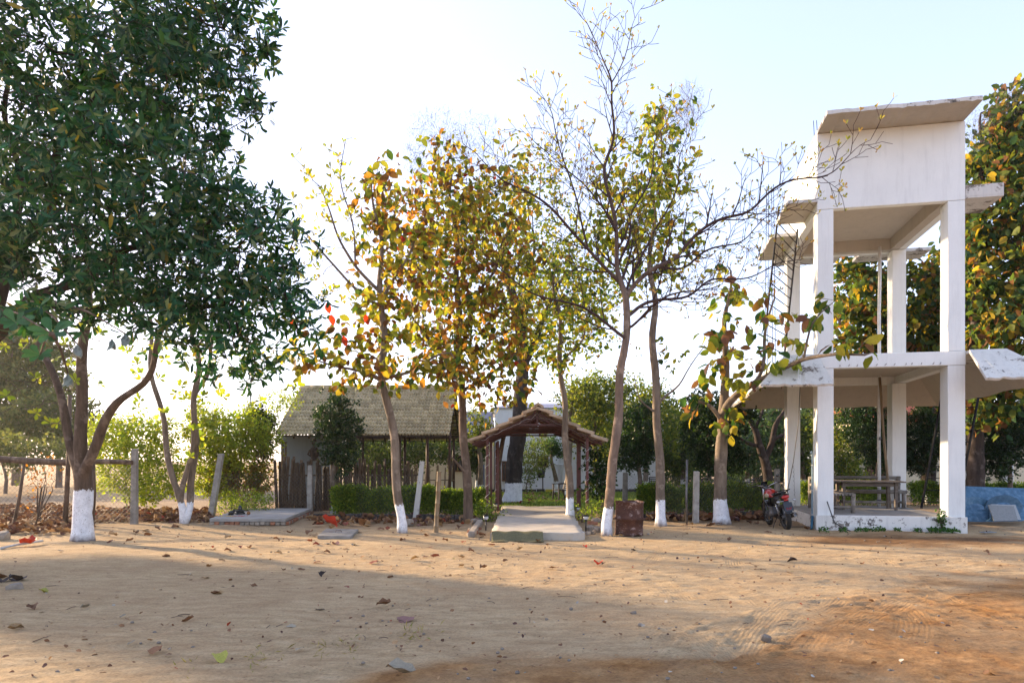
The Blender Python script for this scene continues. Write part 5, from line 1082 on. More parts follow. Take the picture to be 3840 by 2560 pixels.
# hedges
def hedge(label, pts, h, dp, n, pal=HED, size=(.05,.10)):
    P = [gp(*q) for q in pts]; root = thing('hedge', label, 'hedge', P[0]); L = [(b-a).length for a, b in zip(P[:-1], P[1:])]; out = []
    for a, b, l_ in zip(P[:-1], P[1:], L):
        k = int(n*l_/sum(L)); e = (b-a)/l_; nn = np.array([-e.y, e.x, 0]); u = RG.random(k); f = RG.random(k); 
        z = np.sqrt(RG.random(k)); face = RG.random(k) < .75; s = np.where(face, -U(.6, 1, k), U(-1, 1, k)); z = np.where(face, z, U(.85, 1, k))
        bul = 1+.18*np.sin(u*l_*5+1)+.12*np.sin(u*l_*11)+RG.normal(size=k)*.05; hh = h*(1+.07*np.sin(u*l_*4)+.05*np.sin(u*l_*9.3)+RG.normal(size=k)*.07+.16*np.maximum(0, vnoise(u*l_*9, u*0, 4)-.6)*3)
        out.append(np.array(a)+np.outer(u*l_, np.array(e))+nn*(s*dp/2*bul)[:, None]+RG.normal(size=(k,3))*.03+np.outer(z*hh, [0,0,1])+RG.normal(size=(k,3))*.02)
        m = MB()
        for j in range(int(l_/.22)):
            q = a+e*(j*.22+random.uniform(0,.15)); m.tube([q+Vector((0,0,-.05)), q+Vector((random.uniform(-.05,.05),random.uniform(-.05,.05),h*.5)), q+Vector((random.uniform(-.12,.12),random.uniform(-.1,.1),h*.9))], [.012,.009,.004], 4)
        m.build('hedge_stems', M['bark'], root, True, kind='stuff')
        mb = MB(); 
    P_ = np.concatenate(out); n_ = len(P_); c_, _ = pick(pal, n_); d = unit(RG.normal(size=(n_,3))+np.array([-.1,-.5,.5]))
    ph = np.sin(P_*np.array([3.1,2.7,5.])).sum(1)/3; c_ = c_*(1+.2*ph)[:, None]
    f = link('foliage', leaves_mesh('foliage', 'tiny', P_, d, RG.normal(size=(n_,3))+np.array([0,-.3,.8]), U(*size, n_), c_, M['leaf'], root.location), root); f['kind'] = 'stuff'
hedge('low clipped green hedge left of the arbour before the bamboo screen', [(1262,1932),(1500,1936),(1640,1936)], .72, .5, 26000)
hedge('lower hedge stretch between the bamboo stake and the arbour', [(1640,1930),(1755,1934),(1810,1925)], .62, .5, 12000)
hedge('clipped hedge between the rusty drum and the white-footed teak', [(2400,1925),(2560,1930),(2690,1928)], .74, .5, 20000)
hedge('clipped hedge from the teak trunk to the motorcycle', [(2690,1925),(2900,1916)], .76, .5, 18000)
hedge('garden hedge behind the benches under the tower', [(2990,1895),(3350,1893)], .72, .5, 15000, YG[:1]+HED)
hedge('low dark hedge behind the blue stone slabs', [(3400,1895),(3950,1893)], .72, .5, 17000)
# ---------------------------------------------------------------- rusty drum
def rustmat():
    t = NT('rusted_steel'); n = t.noise(5, 8, .75); c = t.ramp(n, (.3, (.035,.018,.014)), (.55, (.10,.045,.03)), (.75, (.17,.08,.05)))
    p = t.ramp(t.noise(6, 7, .8, t.mapping((1,1,1.6))), (.55, 0.), (.62, .8)); c = t.mix(p, c, (.42,.32,.28)); t.bump(t.noise(40, 6, .7), .5, .008); return t.done(c, .8, .3, .25)
M['rust'] = rustmat()
p = gp(2358, 2004); dr = thing('rusty_drum', 'rusty cut-down steel drum standing between two white-footed trunks', 'drum', p)
m = MB(); R = .30; m.lathe([(R+.006,0),(R+.012,.02),(R,.03),(R,.09),(R+.008,.11),(R,.13),(R,.335),(R+.03,.345),(R+.03,.375),(R,.385),(R,.70),(R+.013,.712),(R+.013,.735),(R-.012,.74),(R-.012,.10)], 40, Matrix.Rotation(.03, 4, 'Y')); dd = m.build('shell', M['rust'], dr)
for v in dd.data.vertices:
    a = math.atan2(v.co.y, v.co.x); k = .010*math.sin(a*3+v.co.z*6)+.006*math.sin(a*7+1); v.co.x *= 1+k; v.co.y *= 1+k
    if v.co.z < .05: v.co.z += .035*max(0, math.sin(a*5+.6))
    if v.co.z > .69: v.co.z += .012*math.sin(a*2)
for sx in (-1, 1): m = MB(); m.tube([(sx*.26,-.18,.37),(sx*.33,-.08,.36),(sx*.345,.03,.355)], .012, 6); m.build('hoop_end', M['rust'], dr)
m = MB(); m.lathe([(.001,.5),(.283,.5)], 24); m.build('inner_shade_disc', M['black'], dr)  # black disc paints the shaded inside of the open drum
# ---------------------------------------------------------------- motorcycle (forward +Y, leaning on its side stand)
def motorcycle():
    p = gp(2952, 1984); mc = thing('motorcycle', 'red and black motorcycle parked on its side stand beside the tower, tail to the yard', 'motorcycle', p, rot=(0, math.radians(-10), math.radians(-3)))
    M['redp'] = basic('red_paint', (.55,.02,.02), (.45,.015,.015), 5, .25, .6, bump=0); M['blk'] = basic('gloss_black_paint', (.012,.012,.014), None, 5, .2, .6, bump=0)
    M['cream2'] = basic('cream_panel', (.60,.50,.38), None, 5, .3, .6, bump=0); M['seatm'] = basic('seat_vinyl', (.02,.02,.02), None, 30, .55, .4, bump=.3)
    M['redlens'] = basic('red_lens', (.60,.02,.015), None, 5, .15, .7, bump=0); M['clear'] = basic('clear_lens', (.65,.68,.70), None, 5, .12, .7, bump=0); M['redink'] = basic('red_lettering', (.65,.03,.04), None, 5, .5, bump=0)
    RX = Matrix.Rotation(PI/2, 4, 'Y')
    def wheel(y, wd):
        z = .30; T = Matrix.Translation((0,y,z)) @ RX; w_ = MB(); h = wd/2
        w_.lathe([(.225,-h*.6),(.245,-h*.95),(.275,-h),(.296,-h*.75),(.303,-h*.3),(.304,h*.3),(.296,h*.75),(.275,h),(.245,h*.95),(.225,h*.6),(.225,-h*.6)], 40, T); wo = w_.build('wheel', M['rubber'], mc)
        r_ = MB(); r_.lathe([(.226,-h*.6),(.21,-h*.5),(.205,0),(.21,h*.5),(.226,h*.6)], 40, T); r_.build('rim', M['blk'], wo)
        s = MB()
        for k in range(5):
            a = k*2*PI/5; s.bar((0,y+.03*math.cos(a),z+.03*math.sin(a)), (0,y+.208*math.cos(a),z+.208*math.sin(a)), .03, .02, (1,0,0))
        s.lathe([(.001,-.07),(.045,-.07),(.05,-.05),(.05,.05),(.045,.07),(.001,.07)], 16, T); s.build('hub_and_spokes', M['alu'], wo)
        g = MB()
        for k in range(44):
            a = k*2*PI/44; c_ = (0, y+.303*math.cos(a), z+.303*math.sin(a)); g.box(c_, (h*1.3,.012,.008), Matrix.Rotation(a-PI/2, 3, 'X'))
        g.build('tread', M['rubber'], wo, kind='stuff')
    wheel(0, .105); wheel(1.27, .085)
    m = MB(); m.tube([(0,1.0,.88),(0,.78,.80),(0,.45,.70),(0,.1,.76),(0,-.12,.82)], .022, 8); m.tube([(0,1.0,.86),(0,.98,.6),(0,.85,.34),(0,.45,.27),(0,.38,.5),(0,.4,.7)], .02, 8); m.build('frame', M['blk'], mc)
    m = MB()
    for s in (-1, 1): m.bar((s*.065,.42,.30), (s*.065,0,.30), .03, .045)
    m.build('swingarm', M['blk'], mc)
    for s in (-1, 1):
        m = MB(); m.tube([(s*.105,.06,.33),(s*.11,.17,.68)], .013, 8); pts = [(s*(.105+.0)+.028*math.cos(t), .07+t*.0042, .37+t*.0118) for t in np.linspace(0, 24, 80)]; m.tube(pts, .005, 4); m.build('shock_absorber', M['chrome'], mc)
        m = MB(); m.tube([(s*.085,1.27,.30),(s*.085,1.13,.62),(s*.085,1.0,.95)], [.024,.02,.018], 8); m.build('fork_leg', M['chrome'], mc)
    m = MB(); m.box((0,.62,.40), (.24,.32,.24)); m.ball((-.10,.60,.36), (.07,.12,.11)); m.ball((.10,.60,.36), (.07,.12,.11)); m.build('engine', M['alu'], mc, bevel=.02)
    m = MB(); 
    for k in range(8): m.box((0,.68+k*.006,.54+k*.022), (.17,.17,.010), Matrix.Rotation(-.25, 3, 'X'))
    m.tube([(0,.68,.5),(0,.73,.74)], .055, 10); m.build('cylinder_fins', M['blk'], mc)
    m = MB(); m.tube([(.07,.78,.52),(.09,.86,.38),(.12,.72,.22),(.14,.40,.22),(.15,.2,.26)], .018, 8); m.tube([(.15,.24,.25),(.16,.1,.29),(.17,-.16,.34),(.172,-.22,.35)], [.03,.052,.058,.05], 14); m.build('exhaust', M['blk'], mc)
    m = MB(); m.lathe([(.05,0),(.052,.012),(.036,.014),(.034,-.05)], 16, Matrix.Translation((.172,-.225,.351)) @ Matrix.Rotation(PI/2+.15, 4, 'X')); m.build('exhaust_tip', M['chrome'], mc)
    # tank, shaped
    m = MB(); rings = []
    for y, w_, zt, zb in ((.40,.07,.80,.74),(.50,.11,.86,.73),(.62,.135,.925,.72),(.76,.145,.95,.72),(.88,.13,.935,.74),(.97,.08,.90,.78)):
        rings.append([(w_*math.cos(a)*(1 if math.sin(a) < .3 else .93), y, (zt+zb)/2+(zt-zb)/2*math.sin(a)) for a in [k*2*PI/16 for k in range(16)]])
    n = 16; vs = [v for r_ in rings for v in r_]; fs = [(i*n+k, i*n+(k+1) % n, (i+1)*n+(k+1) % n, (i+1)*n+k) for i in range(5) for k in range(n)]+[tuple(range(n)), tuple(range(5*n, 6*n))[::-1]]
    m.add(vs, fs, True); tk = m.build('fuel_tank', M['redp'], mc)
    for s in (-1, 1): m = MB(); m.ball((s*.125,.68,.80), (.03,.15,.055)); m.build('tank_panel', M['cream2'], tk)
    m = MB(); m.tube([(0,.74,.945),(0,.74,.965)], .035, 12); m.build('filler_cap', M['chrome'], tk)
    m = MB(); sv = []
    for y, w_, z, h in ((.44,.09,.80,.06),(.30,.12,.79,.07),(.10,.13,.805,.075),(-.08,.11,.845,.07),(-.2,.07,.87,.05)):
        sv.append([(w_*math.cos(a), y, z+h/2+h/2*math.sin(a)) for a in [k*2*PI/12 for k in range(12)]])
    n = 12; m.add([v for r_ in sv for v in r_], [(i*n+(k+1) % n, i*n+k, (i+1)*n+k, (i+1)*n+(k+1) % n) for i in range(4) for k in range(n)]+[tuple(range(n))[::-1], tuple(range(4*n, 5*n))], True); m.build('seat', M['seatm'], mc)
    for s in (-1, 1):
        m = MB(); m.prism([(s*.10,.42,.62),(s*.10,.42,.76),(s*.12,.12,.80),(s*.10,-.2,.86),(s*.07,-.27,.82),(s*.10,.0,.72),(s*.11,.2,.60)], (s*.022,0,0)); m.build('side_panel', M['blk'], mc, bevel=.01)
    m = MB(); m.ball((0,-.19,.80), (.115,.12,.075)); m.build('tail_cowl', M['blk'], mc)
    m = MB(); m.ball((0,-.275,.79), (.09,.05,.05), 14, 8); m.build('tail_light', M['redlens'], mc); m = MB(); m.box((0,-.30,.722), (.10,.03,.03)); m.build('reflector', M['redlens'], mc, bevel=.005)
    m = MB(); m.tube([(-.12,.12,.86),(-.145,-.02,.90),(-.15,-.2,.95),(-.11,-.31,.955),(0,-.335,.955),(.11,-.31,.955),(.15,-.2,.95),(.145,-.02,.90),(.12,.12,.86)], .013, 8); m.build('grab_rail', M['blk'], mc)
    m = MB(); m.prism([(-.055,-.27,.72),(.055,-.27,.72),(.07,-.385,.42),(-.07,-.385,.42)], (0,.015,.006)); m.build('rear_mudguard', M['blk'], mc)
    m = MB(); m.prism([(-.10,-.335,.665),(.10,-.335,.665),(.10,-.40,.46),(-.10,-.40,.46)], (0,.006,.002)); npl = m.build('number_plate', M['blk'], mc)
    # worn red marks low on the plate, too small to read
    m = MB(); rr_ = random.Random(3)
    for k in range(7):
        f = .62+.13*(k % 2); y0 = -.335-.065*f-.0045; z0 = .665-.205*f
        m.box((-.055+k*.0185, y0, z0), (.013, .003, .03+rr_.uniform(-.006,.008)), Matrix.Rotation(.31, 3, 'X') @ Matrix.Rotation(rr_.uniform(-.5,.5), 3, 'Y'))
    m.build('plate_marking', M['redink'], npl)
    for s in (-1, 1):
        m = MB(); m.tube([(0,-.26,.705),(s*.15,-.28,.70)], .009, 6); m.ball((s*.185,-.285,.70), (.04,.028,.026), 12, 8); i = m.build('indicator', M['clear'], mc)
        m = MB(); m.tube([(s*.02,.98,.97),(s*.12,.97,1.02),(s*.25,.93,1.06),(s*.36,.86,1.05)], .012, 8); m.build('handlebar', M['chrome'], mc)
        m = MB(); m.tube([(s*.27,.92,1.06),(s*.38,.845,1.048)], .018, 10); m.build('grip', M['rubber'], mc)
        m = MB(); m.tube([(s*.27,.95,1.05),(s*.38,.92,1.03)], .006, 6); m.build('lever', M['alu'], mc)
        m = MB(); m.tube([(s*.24,.94,1.06),(s*.27,.97,1.15),(s*.30,.96,1.20)], .005, 5); m.ball((s*.31,.955,1.22), (.05,.012,.032), 12, 6); m.build('mirror', M['blk'], mc)
        m = MB(); m.tube([(s*.09,.42,.32),(s*.22,.42,.31)], .012, 6); m.build('foot_peg', M['rubber'], mc)
    m = MB(); m.ball((0,1.10,.92), (.125,.12,.15)); m.box((0,1.13,1.06), (.16,.02,.12), Matrix.Rotation(.5, 3, 'X')); hl_ = m.build('headlight_cowl', M['blk'], mc); m = MB(); m.ball((0,1.19,.90), (.085,.04,.08)); m.build('headlight', M['clear'], mc)
    m = MB(); nn = 10
    for s in (0,):
        pr_ = [(.055*math.cos(b), .315+.02*math.sin(b)) for b in np.linspace(0, PI, 6)]; vs = []; fs = []
        for i in range(nn+1):
            a = math.radians(20+i*13); 
            for x, r_ in pr_: vs.append((x, 1.27+r_*math.cos(a), .30+r_*math.sin(a)))
        for i in range(nn):
            for j in range(5): fs.append((i*6+j, i*6+j+1, (i+1)*6+j+1, (i+1)*6+j))
    m.add(vs, fs, True); fmud = m.build('front_mudguard', M['blk'], mc); so_ = fmud.modifiers.new('solid', 'SOLIDIFY'); so_.thickness = .006
    m = MB(); m.tube([(-.06,.40,.26),(-.17,.34,.13),(-.235,.30,.02)], .010, 6); m.box((-.235,.30,.012), (.05,.06,.008)); m.build('side_stand', M['blk'], mc)
    m = MB(); m.tube([(-.1,.55,.27),(-.20,.50,.24),(-.20,.42,.24)], .009, 6); m.build('gear_lever', M['chrome'], mc)
    m = MB(); m.prism([(-.085,-.02,.36),(-.085,.45,.37),(-.085,.45,.27),(-.085,.02,.25)], (-.02,0,0)); m.build('chain_guard', M['blk'], mc)
    m = MB(); m.tube([(-.2,.93,1.04),(-.1,1.05,.98),(0,1.08,.85)], .006, 5); m.tube([(.22,.93,1.04),(.12,1.07,.96),(.03,1.1,.8)], .006, 5); m.build('control_cable', M['black'], mc)
    return mc
motorcycle()
# ---------------------------------------------------------------- garden chairs and tables
def chair(label, loc, rz, group=None):
    r_ = thing('garden_armchair', label, 'chair', loc, rz, group); mm = M['wickr']
    m = MB(); m.box((0,0,.40), (.48,.46,.035)); m.build('seat', mm, r_, bevel=.01)
    for s in (-1, 1):
        m = MB(); m.bar((s*.25,-.24,0), (s*.23,-.22,.62), .045, .045, (0,1,0)); m.build('leg', mm, r_); m = MB(); m.bar((s*.24,.30,0), (s*.22,.21,.42), .045, .045, (0,1,0)); m.build('leg', mm, r_)
        m = MB(); m.bar((s*.245,-.27,.635), (s*.235,.25,.655), .06, .03); m.build('armrest', mm, r_)
        m = MB(); m.bar((s*.22,.21,.40), (s*.21,.34,.90), .04, .035, (0,1,0)); m.build('back_post', mm, r_)
    for k in range(6): m = MB(); z = .47+k*.072; y = .21+(z-.40)*.26; m.bar((-.20,y,z), (.20,y,z), .018, .045, (0,0,1)); m.build('back_slat', mm, r_)
    m = MB(); m.bar((-.22,.34,.91), (.22,.34,.91), .035, .05); m.build('top_rail', mm, r_); return r_
M['wickr'] = basic('dark_brown_plastic', (.045,.028,.022), (.03,.02,.016), 9, .45)
chair('dark slatted garden armchair on the lawn beside the leaning slim trunk', Vector((1.93,26.8,.09)), -1.15)
for (px, D, rz, lb) in ((2462,30,2.6,'dark armchair glimpsed over the hedge just left of the tall thin trunk'),(2605,29,-1.9,'dark slatted armchair over the hedge behind the concrete post'),(2728,30.5,.6,'dark armchair over the hedge just right of the teak trunk'),(2842,28.5,-.5,'dark armchair over the hedge left of the motorcycle')):
    p = at(px,0,D); chair(lb, (p.x,D,0), rz, 'armchairs in the garden beyond the hedge')
for (px, D, lb) in ((2660,30,'low round garden table over the hedge near the teak'),(2790,29.5,'low round garden table over the hedge between two armchairs')):
    p = at(px,0,D); t_ = thing('garden_table', lb, 'table', (p.x,D,0), group='tables in the garden beyond the hedge')
    m = MB(); m.lathe([(.001,.70),(.5,.70),(.52,.72),(.5,.74),(.001,.74)], 24); m.build('table_top', M['wickr'], t_); m = MB(); m.lathe([(.25,0),(.05,.05),(.05,.7)], 12); m.build('pedestal', M['wickr'], t_)
# ---------------------------------------------------------------- solar path lamps
def lamp(label, px, py, h=.36):
    p = gp(px, py); r_ = thing('solar_lamp', label, 'path lamp', p, group='solar lamps along the path')
    m = MB(); m.tube([(0,0,-.05),(0,0,h-.10)], .016, 8); m.build('stake', M['black'], r_); m = MB(); m.lathe([(.03,h-.10),(.055,h-.085),(.06,h-.02),(.05,h-.015)], 14); m.build('lamp_glass', M['clear'], r_)
    m = MB(); m.lathe([(.07,h-.02),(.072,h-.005),(.06,h+.012),(.001,h+.018)], 14); m.lathe([(.02,h-.13),(.035,h-.10),(.03,h-.095)], 10); m.build('cap', M['metalblk'], r_); return r_
lamp('solar path lamp at the near left corner of the concrete path', 1822, 1990); lamp('solar path lamp nearest the whitewashed trunk right of the path', 2197, 1990)
lamp('solar path lamp right of the path beside the small bright shrub', 2170, 1948); lamp('solar path lamp by the foot of the far left arbour post', 1858, 1920, .28)
# ---------------------------------------------------------------- door mat, manhole cover, rubble
M['mat'] = basic('green_jute', (.20,.18,.10), (.10,.09,.05), 60, .95, .1, bump=.8, bs=90, bd=.01)
a, b = gp(1845, 2022), gp(2035, 2022); m = MB(); nx, ny = 26, 8; vs = []
for j in range(ny+1):
    for i in range(nx+1):
        u, v = i/nx, j/ny; z = .168 if v < .25 else max(.02, .168-(v-.25)*.34); y = a.y+.06-v*.55; y += .05*(1 if .33 < u < .5 else 0)*v; vs.append((a.x+(b.x-a.x)*u, y-.03*math.sin(u*9)*v, z+.008*math.sin(u*17+v*5)))
m.add(vs, [(j*(nx+1)+i+1, j*(nx+1)+i, (j+1)*(nx+1)+i, (j+1)*(nx+1)+i+1) for j in range(ny) for i in range(nx)], True); o = m.build('doormat', M['mat'], None); q = o.modifiers.new('s', 'SOLIDIFY'); q.thickness = .012; props(o, 'worn green woven doormat draped over the near edge of the path', 'doormat')
def cover():
    P = [gp(1190,2022), gp(1318,2024), gp(1345,1997), gp(1222,1995)]; r_ = thing('pit_cover', 'small square concrete pit cover in the dirt with dry leaves on it', 'cover', P[0])
    m = MB(); m.hexa([q+Vector((0,0,-.05)) for q in P], [q+Vector((0,0,.085)) for q in P]); m.build('cover_slab', M['conc'], r_, True, .012); m = MB(); c = (P[0]+P[1]+P[2]+P[3])/4; m.tube([c+Vector((-.07,0,.085)), c+Vector((-.05,0,.12)), c+Vector((.05,0,.12)), c+Vector((.07,0,.085))], .007, 6); m.build('lifting_ring', M['rust'], r_, True)
cover()
def stone_mesh(s, flat=.7):
    bm = MB(); bm.ball((0,0,0), 1, 9, 6); vs = [Vector(v) for v in bm.v]; k = [random.uniform(.7,1.1) for _ in range(6)]
    out = []
    for v in vs:
        f = 1+.18*math.sin(v.x*3*k[0]+k[1]*9)+.15*math.sin(v.y*4*k[2]+k[3]*7); w_ = Vector((max(-.8,min(.8,v.x*f)), max(-.75,min(.75,v.y*f)), max(-.7,min(.7,v.z*f)))); out.append((w_.x*s, w_.y*s*.8, w_.z*s*flat))
    bm.v = out; bm.sm = [False]*len(bm.sm); return bm.mesh('stone', M['stone'])
st_m = [stone_mesh(.1) for _ in range(5)]
def stone(label, px, py, s, name='rubble_stone', group=None, cat='stone', dz=0, mat=None):
    p = gp(px, py); o = link(name, st_m[random.randrange(5)], None, loc=(p.x,p.y,.03*s+dz), rot=(random.uniform(-.2,.2),random.uniform(-.2,.2),random.uniform(0,6)), scale=s); return props(o, label, cat, group)
SLAB = ['tan stone right of the path, touching the near lamp stake', 'largest tan stone between the near right lamp and the central trunk', 'stone close against the left side of the central trunk foot', 'small front stone at the near right corner of the path',
 'stone lying on top of the heap right of the path', 'stone at the back of the heap near the central trunk', 'smallest stone touching the right path corner', 'small stone in front of the central trunk foot', 'upper stone leaning on the path edge by the right lamp',
 'stone left of the path behind the near left lamp', 'tan stone at the near end of the long kerb stone', 'back stone left of the path next to the brown trunk', 'stone perched on the left heap of rubble', 'small stone farthest left of the path in the open dirt']
for i, (px, py, s, dz) in enumerate(((2215,1985,1.2,0),(2240,1992,1.4,0),(2262,1975,1.1,0),(2225,2000,.9,0),(2232,1968,1.2,.08),(2250,1955,1.1,0),(2205,2002,.8,0),(2270,1993,.8,0),(2218,1955,1,.05),(1790,1975,1.2,0),(1770,1995,1.3,0),(1800,1955,1.3,0),(1778,1965,1.1,.06),(1762,2008,.9,0))):
    stone(SLAB[i], px, py, s, group='rubble stones heaped along both sides of the path', dz=dz)
stone('grey squarish boulder at the foot of the leaning white post', 1535, 1968, 1.9); stone('pale stone lying by the shrine slab corner', 775, 1957, 1.3); stone('grey lump of rock at the far left edge of the yard', 58, 2212, 1.1); stone('flat pale rock under the leaf heap at the left fence', 8, 2022, 2)
for i, (px, py) in enumerate(((2262,2010),(2290,2008),(2340,2008),(2395,2000),(2430,2003))): stone(('limewash crumb left of the central trunk foot','limewash crumb just right of the central trunk foot','limewash crumb against the left side of the drum','limewash crumb under the right side of the drum','limewash crumb lying right of the drum')[i], px, py, .38, 'lime_crumb', 'limewash crumbs round the central trunk')
for i in range(3):
    m = MB(); m.box((0,0,0), (.24,.115,.075)); p = (gp(1792,1988), gp(1772,2000), gp(2222,1978))[i]
    o = m.build('loose_brick', M['brick'], None, bevel=.006); o.location = (p.x,p.y,(.04,.04,.12)[i]); o.rotation_euler = (.05,.1,(1.3,.9,.4)[i]); props(o, ('loose brick near the left lamp at the path edge','second loose brick, nearer the yard, left of the path','loose brick on top of the rubble right of the path')[i], 'brick')
# ---------------------------------------------------------------- brick shrine slab
def shrine():
    A, B, C_, D_ = gp(785,1968), gp(1071,1968), gp(1168,1925), gp(905,1925); r_ = thing('shrine_slab', 'low cement-topped brick slab carrying a small black shrine stone', 'platform', A)
    m = MB(); m.hexa([q+Vector((0,0,.085)) for q in (A,B,C_,D_)], [q+Vector((0,0,.17)) for q in (A,B,C_,D_)]); m.build('cement_top', M['floorc'], r_, True, .015)
    m = MB(); ins = [A.lerp(C_,.03), B.lerp(D_,.03), C_.lerp(A,.03), D_.lerp(B,.03)]; m.hexa([q+Vector((0,0,-.1)) for q in ins], [q+Vector((0,0,.084)) for q in ins]); m.build('core', M['conc'], r_, True)
    for a, b in ((A,B),(B,C_)):
        L = (b-a).length; n = int(L/.125); e = (b-a).normalized(); ang = math.atan2(e.y, e.x)
        for i in range(n):
            q = a+e*(i+.5)*L/n; m = MB(); m.box((0,0,0), (L/n-.018, .11, .075)); me = m.mesh('brick', M['brick'] if random.random() < .4 else M['stone']); link('brick', me, r_, loc=(q.x-A.x, q.y-A.y+.03, .042+random.uniform(-.006,.004)), rot=(0,0,ang+random.uniform(-.05,.05)))
    z = .17; c = at(900,0,18.6); M['blackstone'] = basic('black_polished_stone', (.012,.014,.013), None, 5, .25, .6, bump=.1)
    sh = thing('shrine_stone', 'small black rounded shrine stone set in its spouted basin on the slab', 'shrine', (c.x,c.y,z)); m = MB(); m.lathe([(.13,0),(.14,.04),(.10,.05),(.10,.07),(.15,.09),(.15,.115),(.06,.12)], 18); m.box((.17,0,.10), (.12,.05,.03)); m.build('basin', M['blackstone'], sh)
    m = MB(); m.lathe([(.05,.115),(.055,.17),(.045,.21),(.02,.235),(.001,.24)], 14); m.build('upright_stone', M['blackstone'], sh)
    c2 = at(868,0,18.3); m = MB(); m.ball((c2.x,c2.y,z+.06), (.09,.06,.06)); m.ball((c2.x+.07,c2.y,z+.12), (.035,.03,.04)); m.tube([(c2.x-.06,c2.y,z),(c2.x-.06,c2.y,z+.05)], .03, 8); props(m.build('bull_figure', M['blackstone'], None), 'tiny black reclining bull figure left of the shrine stone', 'figure')
    c3 = at(932,0,18.4); m = MB(); m.ball((c3.x,c3.y,z+.045), .05); props(m.build('coconut', basic('husk', (.30,.14,.06), (.2,.09,.04), 9, .8), None), 'brown coconut lying right of the shrine stone', 'offering')
    ym = basic('marigold', (.7,.42,.03), (.6,.3,.02), 30, .8); rm = basic('red_petal', (.5,.03,.05), None, 30, .8)
    for i, (px, mt, nm) in enumerate(((855,'y','scattered yellow petals before the shrine stone'),(905,'r','scattered red petals right of the shrine stone'))):
        m = MB()
        for k in range(26): q = at(px,0,17.9); m.ball((q.x+random.gauss(0,.12), q.y+random.gauss(0,.12), z+.008), (.014,.014,.006), 5, 4)
        props(m.build('petals', ym if mt == 'y' else rm, None), nm, 'petals', kind='stuff')
shrine()
# ---------------------------------------------------------------- stone slabs at the right
M['blueslab'] = basic('blue_painted_stone', (.06,.16,.26), (.03,.09,.16), 9, .6, .4, c3=(.16,.26,.36), bump=.3); M['greyslab'] = basic('grey_granite', (.36,.38,.38), (.28,.30,.30), 25, .6)
def slab3(label, quad, mat, th=.03, name='stone_slab'):
    m = MB(); m.prism(quad, (0,th,0)); return props(m.build(name, mat, None, bevel=.003), label, 'slab')
bD = 18.0
slab3('tall blue painted slab leaning as a low wall right of the tower', [at(3622,1822,19.0), at(3900,1832,19.0), at(3900,1958,18.2), at(3618,1958,18.2)], M['blueslab'], .04)
def archslab(label, pxa, pxb, top, bot, hole, D0, D1):
    n = 14; out = []; cx = hole[0]; r_ = hole[1]; m = MB()
    O_ = []; I_ = []
    for k in range(n+1):
        a = PI-PI*k/n; O_.append(at(cx+r_*1.7*math.cos(a), hole[2]-r_*1.25*math.sin(a), D0)); I_.append(at(cx+r_*math.cos(a), hole[2]-r_*.62*math.sin(a), D0))
    off = Vector((0,.035,0)); vs = O_+I_; N = n+1; vs2 = [v+off for v in vs]
    fs = [(i, N+i, N+i+1, i+1) for i in range(n)]+[(2*N+i+1, 3*N+i+1, 3*N+i, 2*N+i) for i in range(n)]+[(i, i+1, 2*N+i+1, 2*N+i) for i in range(n)]+[(N+i+1, N+i, 3*N+i, 3*N+i+1) for i in range(n)]
    m.add(vs+vs2, fs, False); m.hexa([at(pxa,bot,D1), at(pxb,bot,D1), at(pxb,bot,D1)+off, at(pxa,bot,D1)+off], [at(pxa,hole[2]+.5,D0), at(pxb,hole[2]+.5,D0), at(pxb,hole[2]+.5,D0)+off, at(pxa,hole[2]+.5,D0)+off]); return props(m.build('arched_slab', M['blueslab'], None), label, 'slab')
archslab('blue slab with a half-round basin cut-out, next to the tower column', 3622, 3722, 0, 1953, (3660,38,1910), 17.85, 17.6)
archslab('second blue slab with a half-round cut-out, at the picture edge', 3712, 3830, 0, 1953, (3765,42,1908), 17.75, 17.5)
slab3('blue slab leaning behind the pale granite pieces', [at(3790,1890,17.35), at(3812,1890,17.35), at(3835,1953,17.1), at(3700,1953,17.1)], M['blueslab'])
slab3('pale grey granite slab leaning in front of the blue slabs', [at(3706,1892,17.2), at(3802,1896,17.2), at(3818,1951,17.0), at(3728,1953,17.0)], M['greyslab'])
slab3('second pale granite slab, half hidden behind the front one', [at(3716,1889,17.3), at(3808,1892,17.3), at(3830,1948,17.1), at(3738,1950,17.1)], M['greyslab'], .02)
m = MB(); q = gp(3705,1996); m.box((q.x,q.y,.012), (.32,.14,.02), Matrix.Rotation(.2, 3, 'Z')); props(m.build('stone_offcut', M['greyslab'], None), 'small flat blue-grey stone offcut on the wet soil', 'slab')
# ---------------------------------------------------------------- flag, bucket, oil can, odds
m = MB(); fp = at(345,1590,26); nx, ny = 6, 10; vs = []
for j in range(ny+1):
    for i in range(nx+1): u, v = i/nx, j/ny; vs.append((fp.x-.05+u*.26+.03*math.sin(v*6), 26+.06*math.sin(u*5+v*4), fp.z-.1-v*1.25-u*.1))
for j in range(ny):
    m.mi = 0 if j < 4 else 1; m.add([vs[j*(nx+1)+i] for i in range(nx+1)]+[vs[(j+1)*(nx+1)+i] for i in range(nx+1)], [(i+1, i, nx+1+i, nx+2+i) for i in range(nx)], True)
fr = thing('temple_flag', 'small white and orange-red cloth flag hanging behind the whitewashed left tree', 'flag', (fp.x,26,0))
m.build('cloth', [basic('white_cloth', (.75,.75,.8), None, 5, .9), basic('orange_cloth', (.75,.12,.03), None, 5, .9)], fr, True); m = MB(); m.tube([(fp.x-.07,26,0),(fp.x-.06,26,fp.z+.1)], .015, 6); m.build('pole', M['bamboo'], fr, True)
